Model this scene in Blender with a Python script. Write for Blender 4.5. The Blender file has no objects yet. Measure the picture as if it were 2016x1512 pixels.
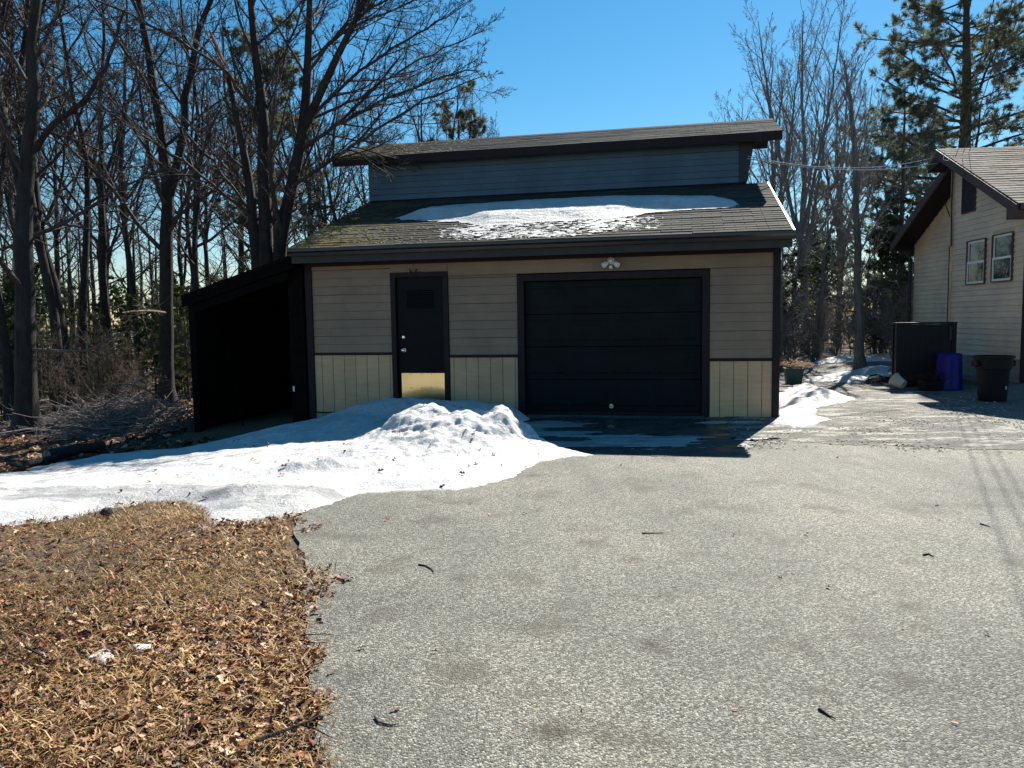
import bpy, math, random
import numpy as np
from mathutils import Vector, Matrix

R = math.radians
random.seed(7)
SC = bpy.context.scene
COL = SC.collection

# ------------------------------------------------------------------ camera
W_PX, H_PX, F_PX = 2016.0, 1512.0, 1514.0
PITCH, ROLL, CAM_Z = 0.08292, 0.015448, 1.52
_f = np.array([0, math.cos(PITCH), -math.sin(PITCH)])
_r = np.array([1.0, 0, 0]); _u = np.cross(_r, _f)
_c, _s = math.cos(ROLL), math.sin(ROLL)
CR, CU = _c * _r - _s * _u, _s * _r + _c * _u
cam_d = bpy.data.cameras.new('camera')
cam = bpy.data.objects.new('camera', cam_d); COL.objects.link(cam)
cam_d.sensor_width = 36.0; cam_d.lens = F_PX / W_PX * 36.0
cam_d.clip_start = 0.05; cam_d.clip_end = 3000
cam.matrix_world = Matrix(((CR[0], CU[0], -_f[0], 0), (CR[1], CU[1], -_f[1], 0), (CR[2], CU[2], -_f[2], CAM_Z), (0, 0, 0, 1)))
SC.camera = cam

# ------------------------------------------------------------------ sky, sun, exposure
SUN_AZ, SUN_EL = R(28.5), R(41.5)          # azimuth measured from +Y towards +X
world = bpy.data.worlds.new('World'); SC.world = world; world.use_nodes = True
wn = world.node_tree.nodes; wl = world.node_tree.links
bg = wn['Background']
sky = wn.new('ShaderNodeTexSky'); sky.sky_type = 'NISHITA'; sky.sun_disc = False
sky.sun_elevation = SUN_EL; sky.sun_rotation = SUN_AZ
sky.air_density = 1.2; sky.dust_density = 0.12; sky.ozone_density = 4.0; sky.altitude = 400
hs = wn.new('ShaderNodeHueSaturation'); hs.inputs['Saturation'].default_value = 1.33; hs.inputs['Hue'].default_value = 0.489
wl.new(sky.outputs[0], hs.inputs['Color']); wl.new(hs.outputs[0], bg.inputs[0])
bg.inputs[1].default_value = 0.0535
sun_d = bpy.data.lights.new('sun', 'SUN'); sun_d.energy = 5.0; sun_d.angle = R(0.53); sun_d.color = (1.0, 0.95, 0.86)
sun = bpy.data.objects.new('sun', sun_d); COL.objects.link(sun)
SV = Vector((math.sin(SUN_AZ) * math.cos(SUN_EL), math.cos(SUN_AZ) * math.cos(SUN_EL), math.sin(SUN_EL)))
sun.rotation_euler = SV.to_track_quat('Z', 'Y').to_euler(); sun.location = (20, 30, 30)
SC.view_settings.view_transform = 'Standard'; SC.view_settings.look = 'None'
SC.view_settings.exposure = 1.15; SC.view_settings.gamma = 1.0; SC.view_settings.use_curve_mapping = False
SC.cycles.max_bounces = 6; SC.cycles.diffuse_bounces = 3; SC.cycles.glossy_bounces = 3
SC.cycles.transparent_max_bounces = 8; SC.cycles.caustics_reflective = False; SC.cycles.caustics_refractive = False

# ------------------------------------------------------------------ measuring helpers: photograph pixel -> place
CC = np.array([0, 0, CAM_Z])
def ray(x, y): return _f + CR * (x - W_PX / 2) / F_PX + CU * (H_PX / 2 - y) / F_PX
def gp(x, y, z=0.0):                      # point on the level z
    d = ray(x, y); return CC + d * ((z - CAM_Z) / d[2])
def at(x, y, Y):                          # point at distance Y
    d = ray(x, y); return CC + d * (Y / d[1])
TH = R(12.216); GO = np.array([0.1063, 12.2584, 0.0])
GU = np.array([math.cos(TH), -math.sin(TH), 0]); GN = np.array([math.sin(TH), math.cos(TH), 0])
def gw(u, n, z=0.0): return GO + GU * u + GN * n + np.array([0, 0, z])    # garage frame -> world
PH = R(5.0); HO = np.array([9.583, 14.807, 0.0])
HU = np.array([math.cos(PH), -math.sin(PH), 0]); HN = np.array([math.sin(PH), math.cos(PH), 0])
def hw(u, n, z=0.0): return HO + HU * u + HN * n + np.array([0, 0, z])

def sstep(a, b, x):
    t = np.clip((np.asarray(x, float) - a) / (b - a), 0, 1); return t * t * (3 - 2 * t)

# value noise (numpy)
_perm = np.random.RandomState(3).rand(256, 256)
def vnoise(x, y):
    x = np.asarray(x, float); y = np.asarray(y, float)
    xi = np.floor(x).astype(int); yi = np.floor(y).astype(int); fx = x - xi; fy = y - yi
    fx = fx * fx * (3 - 2 * fx); fy = fy * fy * (3 - 2 * fy)
    a = _perm[xi & 255, yi & 255]; b = _perm[(xi + 1) & 255, yi & 255]
    c = _perm[xi & 255, (yi + 1) & 255]; d = _perm[(xi + 1) & 255, (yi + 1) & 255]
    return (a * (1 - fx) + b * fx) * (1 - fy) + (c * (1 - fx) + d * fx) * fy - 0.5
def fbm(x, y, s=1.0, o=4, seed=0):
    t = 0; a = 1.0
    for k in range(o):
        t = t + a * vnoise(x * s + 17.3 * k + seed * 7.7, y * s - 9.1 * k + seed * 3.1); s *= 2.03; a *= 0.5
    return t

def gz(x, y):                             # lie of the land
    x = np.asarray(x, float); y = np.asarray(y, float)
    left = sstep(-1.5, -6.5, x) * sstep(5.0, 10.5, y)
    z = -0.36 * left - 0.35 * sstep(-7, -16, x) * sstep(6, 14, y)
    lawn = 0.035 * sstep(0.0, 1.2, -x - 1.0 - 0.2 * y) * sstep(9, 6, y)
    bump = 0.05 * fbm(x, y, 0.5, 3) * np.maximum(sstep(-2.5, -5, x), sstep(17.5, 21, y))
    rise = 1.2 * sstep(40, 120, y)
    house = 0.2 * sstep(8.6, 9.5, x + 0.05 * (y - 14)) * sstep(12.5, 14.5, y)
    return z + lawn + bump + rise + house

# ------------------------------------------------------------------ mesh helpers
def link(o, parent=None):
    COL.objects.link(o)
    if parent is not None: o.parent = parent
    return o
def raw_mesh(name, verts, faces4=None, faces3=None, smooth=False):
    me = bpy.data.meshes.new(name)
    V = np.asarray(verts, np.float32).reshape(-1, 3)
    me.vertices.add(len(V)); me.vertices.foreach_set('co', V.ravel())
    f4 = np.zeros((0, 4), np.int32) if faces4 is None else np.asarray(faces4, np.int32).reshape(-1, 4)
    f3 = np.zeros((0, 3), np.int32) if faces3 is None else np.asarray(faces3, np.int32).reshape(-1, 3)
    li = np.concatenate([f4.ravel(), f3.ravel()]); me.loops.add(len(li)); me.loops.foreach_set('vertex_index', li)
    st = np.concatenate([np.arange(len(f4)) * 4, len(f4) * 4 + np.arange(len(f3)) * 3]).astype(np.int32)
    me.polygons.add(len(st)); me.polygons.foreach_set('loop_start', st)
    if smooth: me.polygons.foreach_set('use_smooth', np.ones(len(st), bool))
    me.update(calc_edges=True); me.validate()
    return me
def obj_from(name, me, m, parent=None, label=None, cat=None, group=None, kind=None):
    o = bpy.data.objects.new(name, me)
    if m is not None and not me.materials: me.materials.append(m)
    link(o, parent); tag(o, label, cat, group, kind); return o
def tag(o, label=None, cat=None, group=None, kind=None):
    if label: o['label'] = label
    if cat: o['category'] = cat
    if group: o['group'] = group
    if kind: o['kind'] = kind
    return o
def empty(name, loc, rz=0.0, label=None, cat=None, group=None):
    o = bpy.data.objects.new(name, None); o.empty_display_size = 0.2
    o.location = [float(v) for v in loc]; o.rotation_euler = (0, 0, rz); COL.objects.link(o)
    return tag(o, label, cat, group)

BOXF = [(0, 3, 2, 1), (4, 5, 6, 7), (0, 1, 5, 4), (1, 2, 6, 5), (2, 3, 7, 6), (3, 0, 4, 7)]
class MB:
    def __init__(s): s.v = []; s.f = []
    def hexa(s, pts):                     # 8 points: bottom ring, top ring
        b = len(s.v); s.v += [tuple(float(c) for c in p) for p in pts]; s.f += [tuple(b + i for i in f) for f in BOXF]; return s
    def box(s, x0, x1, y0, y1, z0, z1):
        return s.hexa([(x0, y0, z0), (x1, y0, z0), (x1, y1, z0), (x0, y1, z0), (x0, y0, z1), (x1, y0, z1), (x1, y1, z1), (x0, y1, z1)])
    def prism(s, prof, a0, a1, axis='x'): # profile (p,q) swept along an axis
        b = len(s.v); n = len(prof)
        for a in (a0, a1):
            for p, q in prof:
                s.v.append((a, p, q) if axis == 'x' else ((p, a, q) if axis == 'y' else (p, q, a)))
        for i in range(n):
            j = (i + 1) % n; s.f.append((b + i, b + j, b + n + j, b + n + i))
        s.f.append(tuple(b + i for i in reversed(range(n)))); s.f.append(tuple(b + n + i for i in range(n)))
        return s
    def lathe(s, prof, n=24, c=(0, 0, 0), cap=True, axis='z'):
        b = len(s.v); m = len(prof)
        for r_, z in prof:
            for k in range(n):
                a = 2 * math.pi * k / n
                p = (r_ * math.cos(a), r_ * math.sin(a), z)
                if axis == 'y': p = (p[0], p[2], p[1])
                s.v.append((c[0] + p[0], c[1] + p[1], c[2] + p[2]))
        for i in range(m - 1):
            for k in range(n):
                k2 = (k + 1) % n; s.f.append((b + i * n + k, b + i * n + k2, b + (i + 1) * n + k2, b + (i + 1) * n + k))
        if cap:
            s.f.append(tuple(b + k for k in reversed(range(n)))); s.f.append(tuple(b + (m - 1) * n + k for k in range(n)))
        return s
    def tube(s, pts, r_, n=6):
        pts = np.asarray(pts, float)
        rr = np.full(len(pts), r_) if np.isscalar(r_) else np.asarray(r_, float)
        V, F = tubes(pts[None], rr[None], n, caps=False)
        b = len(s.v); s.v += [tuple(p) for p in V.tolist()]; s.f += [tuple(b + i for i in f) for f in F.tolist()]
        for e in (0, len(pts) - 1):
            s.f.append(tuple(b + e * n + k for k in range(n)))
        return s
    def build(s, name, m, parent=None, smooth=False, bevel=0.0, **kw):
        me = bpy.data.meshes.new(name); me.from_pydata(s.v, [], s.f); me.update()
        import bmesh
        bm = bmesh.new(); bm.from_mesh(me); bmesh.ops.recalc_face_normals(bm, faces=bm.faces); bm.to_mesh(me); bm.free()
        if smooth:
            me.polygons.foreach_set('use_smooth', np.ones(len(me.polygons), bool))
        o = obj_from(name, me, m, parent, **kw)
        if bevel:
            md = o.modifiers.new('bevel', 'BEVEL'); md.width = bevel; md.segments = 2; md.limit_method = 'ANGLE'
        if smooth: me.set_sharp_from_angle(angle=R(40))
        return o

def tubes(P, Rr, S=4, caps=False, clover=0.0):
    """P (N,K,3), Rr (N,K) -> verts, quads"""
    N, K, _ = P.shape
    T = np.gradient(P, axis=1); T /= np.linalg.norm(T, axis=2, keepdims=True) + 1e-9
    mean = T.mean(1); ref = np.where((np.abs(mean[:, 2:3]) > 0.8), np.array([[1.0, 0, 0]]), np.array([[0, 0, 1.0]]))
    A = np.cross(T, ref[:, None, :]); A /= np.linalg.norm(A, axis=2, keepdims=True) + 1e-9
    B = np.cross(T, A)
    ang = np.arange(S) * 2 * math.pi / S
    V = P[:, :, None, :] + Rr[:, :, None, None] * (A[:, :, None, :] * np.cos(ang)[None, None, :, None] + B[:, :, None, :] * np.sin(ang)[None, None, :, None])
    base = (np.arange(N) * K * S)[:, None, None] + (np.arange(K - 1) * S)[None, :, None]
    k = np.arange(S)[None, None, :]; k2 = (np.arange(S) + 1) % S; k2 = k2[None, None, :]
    Q = np.stack([base + k, base + k2, base + S + k2, base + S + k], -1).reshape(-1, 4)
    return V.reshape(-1, 3), Q
def join(parts):
    Vs, Qs, o = [], [], 0
    for V, Q in parts:
        Vs.append(V); Qs.append(Q + o); o += len(V)
    return np.concatenate(Vs), np.concatenate(Qs)

# ------------------------------------------------------------------ materials
def nt(name):
    m = bpy.data.materials.new(name); m.use_nodes = True
    n = m.node_tree.nodes; l = m.node_tree.links; b = n['Principled BSDF']
    g = n.new('ShaderNodeNewGeometry')
    return m, n, l, b, g.outputs['Position']
def noise(n, l, vec, scale, detail=3, rough=0.55, stretch=None):
    if stretch is not None:
        mp = n.new('ShaderNodeMapping'); mp.inputs['Scale'].default_value = stretch; l.new(vec, mp.inputs[0]); vec = mp.outputs[0]
    t = n.new('ShaderNodeTexNoise'); t.inputs['Scale'].default_value = scale; t.inputs['Detail'].default_value = detail
    t.inputs['Roughness'].default_value = rough; l.new(vec, t.inputs['Vector']); return t.outputs['Fac']
def ramp(n, l, fac, stops):
    r = n.new('ShaderNodeValToRGB'); e = r.color_ramp.elements
    while len(e) > 1: e.remove(e[-1])
    e[0].position, e[0].color = stops[0][0], (*stops[0][1], 1)
    for p, c in stops[1:]:
        k = e.new(p); k.color = (*c, 1)
    l.new(fac, r.inputs[0]); return r.outputs[0]
def mixc(n, l, fac, a, b, mode='MIX'):
    x = n.new('ShaderNodeMix'); x.data_type = 'RGBA'; x.blend_type = mode
    for s, v in ((x.inputs['Factor'], fac), (x.inputs['A'], a), (x.inputs['B'], b)):
        if hasattr(v, 'links'): l.new(v, s)
        else: s.default_value = v if not isinstance(v, tuple) else (*v, 1)
    return x.outputs['Result']
def maprange(n, l, v, a, b, c=0.0, d=1.0):
    x = n.new('ShaderNodeMapRange'); x.inputs[1].default_value = a; x.inputs[2].default_value = b
    x.inputs[3].default_value = c; x.inputs[4].default_value = d; l.new(v, x.inputs[0]); return x.outputs[0]
def bump(n, l, b, h, strength, dist):
    k = n.new('ShaderNodeBump'); k.inputs['Strength'].default_value = strength; k.inputs['Distance'].default_value = dist
    l.new(h, k.inputs['Height']); l.new(k.outputs[0], b.inputs['Normal']); return k
def objrand(n, l):
    o = n.new('ShaderNodeObjectInfo'); return o.outputs['Random']

def plain(name, c, rough=0.6, var=0.25, scale=6, bmp=0.0, metal=0.0, stretch=None, rnd=0.0, spec=0.5):
    m, n, l, b, pos = nt(name)
    f = noise(n, l, pos, scale, 4, 0.6, stretch)
    lo = tuple(x * (1 - var) for x in c); hi = tuple(min(1, x * (1 + var)) for x in c)
    col = ramp(n, l, f, [(0.3, lo), (0.7, hi)])
    if rnd:
        k = maprange(n, l, objrand(n, l), 0, 1, 1 - rnd, 1 + rnd)
        col = mixc(n, l, 1.0, col, k, 'MULTIPLY')
    l.new(col, b.inputs['Base Color'])
    b.inputs['Roughness'].default_value = rough; b.inputs['Metallic'].default_value = metal
    b.inputs['Specular IOR Level'].default_value = spec
    if bmp: bump(n, l, b, f, bmp, 0.01)
    return m

STAINS = [(*gp(x, y)[:2], r_, k_) for x, y, r_, k_ in ((1280, 1268, .09, .8), (1085, 1440, .10, .75), (1785, 1338, .09, .65), (1520, 1232, .07, .5), (1168, 1070, .16, .55), (1248, 1102, .09, .5), (1040, 1150, .1, .3), (1790, 1195, .1, .5), (1460, 1000, .2, .35), (1350, 935, .2, .35), (700, 1330, .12, .4))]
def m_asphalt():
    m, n, l, b, pos = nt('asphalt')
    vo = n.new('ShaderNodeTexVoronoi'); vo.inputs['Scale'].default_value = 116; l.new(pos, vo.inputs['Vector'])
    sep = n.new('ShaderNodeSeparateColor'); l.new(vo.outputs['Color'], sep.inputs[0])
    cell = ramp(n, l, sep.outputs[0], [(0.0, (0.012, 0.012, 0.01)), (0.35, (0.085, 0.083, 0.07)), (0.7, (0.25, 0.243, 0.21)), (1.0, (0.54, 0.525, 0.455))])
    fine = noise(n, l, pos, 260, 2, 0.6)
    col = mixc(n, l, 0.35, cell, ramp(n, l, fine, [(0.35, (0.03, 0.03, 0.027)), (0.65, (0.38, 0.365, 0.305))]))
    big = noise(n, l, pos, 0.55, 5, 0.6)
    col = mixc(n, l, 1.0, col, ramp(n, l, big, [(0.28, (0.60, 0.60, 0.59)), (0.5, (0.95, 0.945, 0.92)), (0.72, (1.2, 1.16, 1.08))]), 'MULTIPLY')
    st = noise(n, l, pos, 2.1, 3, 0.5)
    col = mixc(n, l, maprange(n, l, st, 0.56, 0.74, 0, 0.75), col, (0.07, 0.06, 0.045))
    # oil and leaf stains, each a soft ragged blot; faint wheel wear towards the garage
    for cx, cy, rr, k in STAINS:
        dv = n.new('ShaderNodeVectorMath'); dv.operation = 'DISTANCE'; dv.inputs[1].default_value = (cx, cy, 0); l.new(pos, dv.inputs[0])
        ad = n.new('ShaderNodeMath'); ad.operation = 'MULTIPLY_ADD'; ad.inputs[1].default_value = rr * 2.2; l.new(noise(n, l, pos, 9, 3, 0.6), ad.inputs[0]); l.new(dv.outputs['Value'], ad.inputs[2])
        col = mixc(n, l, maprange(n, l, ad.outputs[0], rr * 1.2, rr * 2.3, k, 0.0), col, (0.055, 0.045, 0.032))
    tr = noise(n, l, pos, 1.2, 4, 0.6, (2.6, 0.16, 1)); col = mixc(n, l, maprange(n, l, tr, 0.5, 0.66, 0, 0.32), col, (0.10, 0.095, 0.08))
    l.new(col, b.inputs['Base Color']); b.inputs['Roughness'].default_value = 0.75; b.inputs['Specular IOR Level'].default_value = 0.3
    mh = n.new('ShaderNodeMath'); mh.operation = 'MULTIPLY_ADD'; mh.inputs[1].default_value = -1.4; l.new(vo.outputs['Distance'], mh.inputs[0]); l.new(fine, mh.inputs[2])
    bump(n, l, b, mh.outputs[0], 0.9, 0.006)
    return m
def m_oldpave():
    m, n, l, b, pos = nt('weathered pavement')
    a = noise(n, l, pos, 2.2, 6, 0.7, (0.6, 1.8, 1)); f = noise(n, l, pos, 26, 6, 0.8)
    c1 = ramp(n, l, f, [(0.36, (0.018, 0.017, 0.014)), (0.5, (0.065, 0.062, 0.052)), (0.68, (0.24, 0.23, 0.195))])
    c2 = ramp(n, l, f, [(0.3, (0.16, 0.15, 0.12)), (0.7, (0.44, 0.415, 0.36))])
    col = mixc(n, l, maprange(n, l, a, 0.50, 0.58), c1, c2)
    vo = n.new('ShaderNodeTexVoronoi'); vo.feature = 'DISTANCE_TO_EDGE'; vo.inputs['Scale'].default_value = 1.1
    wv = n.new('ShaderNodeTexNoise'); wv.inputs['Scale'].default_value = 3.0; l.new(pos, wv.inputs['Vector'])
    ad = n.new('ShaderNodeMixRGB'); ad.inputs[0].default_value = 0.25; l.new(pos, ad.inputs[1]); l.new(wv.outputs['Color'], ad.inputs[2]); l.new(ad.outputs[0], vo.inputs['Vector'])
    col = mixc(n, l, maprange(n, l, vo.outputs[0], 0.0, 0.02, 0.8, 0.0), col, (0.03, 0.028, 0.022))
    l.new(col, b.inputs['Base Color']); b.inputs['Roughness'].default_value = 0.9
    bump(n, l, b, f, 0.9, 0.012); return m
def m_soil():
    m, n, l, b, pos = nt('soil and thatch')
    a = noise(n, l, pos, 1.3, 5, 0.6); f = noise(n, l, pos, 38, 5, 0.75)
    c = ramp(n, l, f, [(0.3, (0.035, 0.024, 0.014)), (0.5, (0.14, 0.085, 0.042)), (0.7, (0.32, 0.215, 0.11))])
    c = mixc(n, l, maprange(n, l, a, 0.35, 0.7), c, ramp(n, l, f, [(0.35, (0.045, 0.038, 0.028)), (0.7, (0.15, 0.12, 0.085))]))
    l.new(c, b.inputs['Base Color']); b.inputs['Roughness'].default_value = 0.95; bump(n, l, b, f, 1.0, 0.03); return m
def m_snow(name='snow', icy=False):
    m, n, l, b, pos = nt(name)
    f = noise(n, l, pos, 28, 6, 0.7); d = noise(n, l, pos, 9, 5, 0.8); s = noise(n, l, pos, 90, 3, 0.6)
    col = ramp(n, l, d, [(0.28, (0.42, 0.41, 0.395)), (0.5, (0.58, 0.575, 0.57)), (0.75, (0.64, 0.64, 0.64))])
    col = mixc(n, l, maprange(n, l, s, 0.71, 0.78, 0, 0.5), col, (0.22, 0.17, 0.12))
    dz = noise(n, l, pos, 2.6, 6, 0.75)
    col = mixc(n, l, maprange(n, l, dz, 0.46, 0.66, 0, 0.7), col, (0.42, 0.395, 0.355))
    if icy:
        ic = noise(n, l, pos, 3.0, 5, 0.65, (0.5, 1.6, 1))
        col = mixc(n, l, maprange(n, l, ic, 0.40, 0.60, 0.97, 0.25), col, (0.27, 0.27, 0.265))
        b.inputs['Roughness'].default_value = 0.35
    else: b.inputs['Roughness'].default_value = 0.62
    b.inputs['Specular IOR Level'].default_value = 0.35
    l.new(col, b.inputs['Base Color'])
    if not icy:
        b.inputs['Subsurface Weight'].default_value = 0.0
    bump(n, l, b, f, 0.65, 0.035); return m
def m_siding(name, c, rnd=0.05, dirt=0.25):
    m, n, l, b, pos = nt(name)
    g = noise(n, l, pos, 3, 5, 0.7, (1, 1, 14)); w = noise(n, l, pos, 1.1, 4, 0.6)
    col = ramp(n, l, g, [(0.3, tuple(x * 0.88 for x in c)), (0.7, tuple(x * 1.08 for x in c))])
    col = mixc(n, l, 1.0, col, ramp(n, l, w, [(0.3, (1 - dirt, 1 - dirt, 1 - dirt * 0.8)), (0.65, (1.03, 1.02, 1.0))]), 'MULTIPLY')
    col = mixc(n, l, 1.0, col, maprange(n, l, objrand(n, l), 0, 1, 1 - rnd, 1 + rnd), 'MULTIPLY')
    l.new(col, b.inputs['Base Color']); b.inputs['Roughness'].default_value = 0.55
    bump(n, l, b, g, 0.15, 0.004); return m
def m_shingle(name, c, moss_u=None):
    m, n, l, b, pos = nt(name)
    f = noise(n, l, pos, 120, 3, 0.7); w = noise(n, l, pos, 2.2, 4, 0.6)
    col = ramp(n, l, f, [(0.3, tuple(x * 0.55 for x in c)), (0.7, tuple(x * 1.45 for x in c))])
    col = mixc(n, l, 1.0, col, maprange(n, l, objrand(n, l), 0, 1, 0.7, 1.3), 'MULTIPLY')
    col = mixc(n, l, 1.0, col, ramp(n, l, w, [(0.3, (0.75, 0.75, 0.75)), (0.7, (1.15, 1.12, 1.08))]), 'MULTIPLY')
    if moss_u is not None:
        sx = n.new('ShaderNodeSeparateXYZ'); l.new(pos, sx.inputs[0])
        gmask = maprange(n, l, sx.outputs[0], moss_u[0], moss_u[1], 1.0, 0.0)
        mm = noise(n, l, pos, 5.5, 5, 0.7)
        sm = n.new('ShaderNodeMath'); sm.operation = 'MULTIPLY_ADD'; sm.inputs[1].default_value = 0.42; l.new(gmask, sm.inputs[0]); l.new(mm, sm.inputs[2])
        mc = ramp(n, l, noise(n, l, pos, 40, 3, 0.6), [(0.3, (0.05, 0.045, 0.016)), (0.7, (0.20, 0.16, 0.055))])
        col = mixc(n, l, maprange(n, l, sm.outputs[0], 0.68, 0.9, 0, 0.85), col, mc)
    l.new(col, b.inputs['Base Color']); b.inputs['Roughness'].default_value = 0.9; b.inputs['Specular IOR Level'].default_value = 0.06
    bump(n, l, b, f, 0.6, 0.004); return m
def m_bark(name, c):
    m, n, l, b, pos = nt(name)
    f = noise(n, l, pos, 14, 5, 0.75, (1, 1, 0.22)); w = noise(n, l, pos, 1.7, 3, 0.6)
    col = ramp(n, l, f, [(0.3, tuple(x * 0.45 for x in c)), (0.7, tuple(x * 1.5 for x in c))])
    col = mixc(n, l, maprange(n, l, w, 0.5, 0.7, 0, 0.35), col, (0.08, 0.083, 0.08))
    l.new(col, b.inputs['Base Color']); b.inputs['Roughness'].default_value = 0.85; b.inputs['Specular IOR Level'].default_value = 0.25
    bump(n, l, b, f, 1.0, 0.03); return m
def m_leafy(name, c1, c2, trans=0.35):
    m, n, l, b, pos = nt(name)
    f = noise(n, l, pos, 1.6, 4, 0.7); g = noise(n, l, pos, 30, 2, 0.6)
    mm = n.new('ShaderNodeMath'); mm.operation = 'MULTIPLY_ADD'; mm.inputs[1].default_value = 0.5; l.new(g, mm.inputs[0]); l.new(f, mm.inputs[2])
    col = ramp(n, l, mm.outputs[0], [(0.6, c1), (0.9, c2)])
    l.new(col, b.inputs['Base Color']); b.inputs['Roughness'].default_value = 0.6; b.inputs['Specular IOR Level'].default_value = 0.3
    tr = n.new('ShaderNodeBsdfTranslucent'); l.new(col, tr.inputs[0])
    mx = n.new('ShaderNodeMixShader'); mx.inputs[0].default_value = trans
    l.new(b.outputs[0], mx.inputs[1]); l.new(tr.outputs[0], mx.inputs[2]); l.new(mx.outputs[0], n['Material Output'].inputs[0]); return m
def m_litter(name, stops, trans=0.3):
    m, n, l, b, pos = nt(name)
    wh = n.new('ShaderNodeTexWhiteNoise'); wh.noise_dimensions = '3D'
    sn = n.new('ShaderNodeAttribute'); sn.attribute_name = 'tint'
    col = ramp(n, l, sn.outputs['Fac'], stops)
    n.remove(wh)
    l.new(col, b.inputs['Base Color']); b.inputs['Roughness'].default_value = 0.55; b.inputs['Specular IOR Level'].default_value = 0.4
    tr = n.new('ShaderNodeBsdfTranslucent'); l.new(col, tr.inputs[0])
    mx = n.new('ShaderNodeMixShader'); mx.inputs[0].default_value = trans
    l.new(b.outputs[0], mx.inputs[1]); l.new(tr.outputs[0], mx.inputs[2]); l.new(mx.outputs[0], n['Material Output'].inputs[0]); return m
def m_glass():
    m, n, l, b, pos = nt('window glass')
    b.inputs['Base Color'].default_value = (0.02, 0.03, 0.03, 1); b.inputs['Roughness'].default_value = 0.03
    b.inputs['Specular IOR Level'].default_value = 0.5
    f = noise(n, l, pos, 1.5, 2, 0.5); bump(n, l, b, f, 0.05, 0.02); return m

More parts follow.
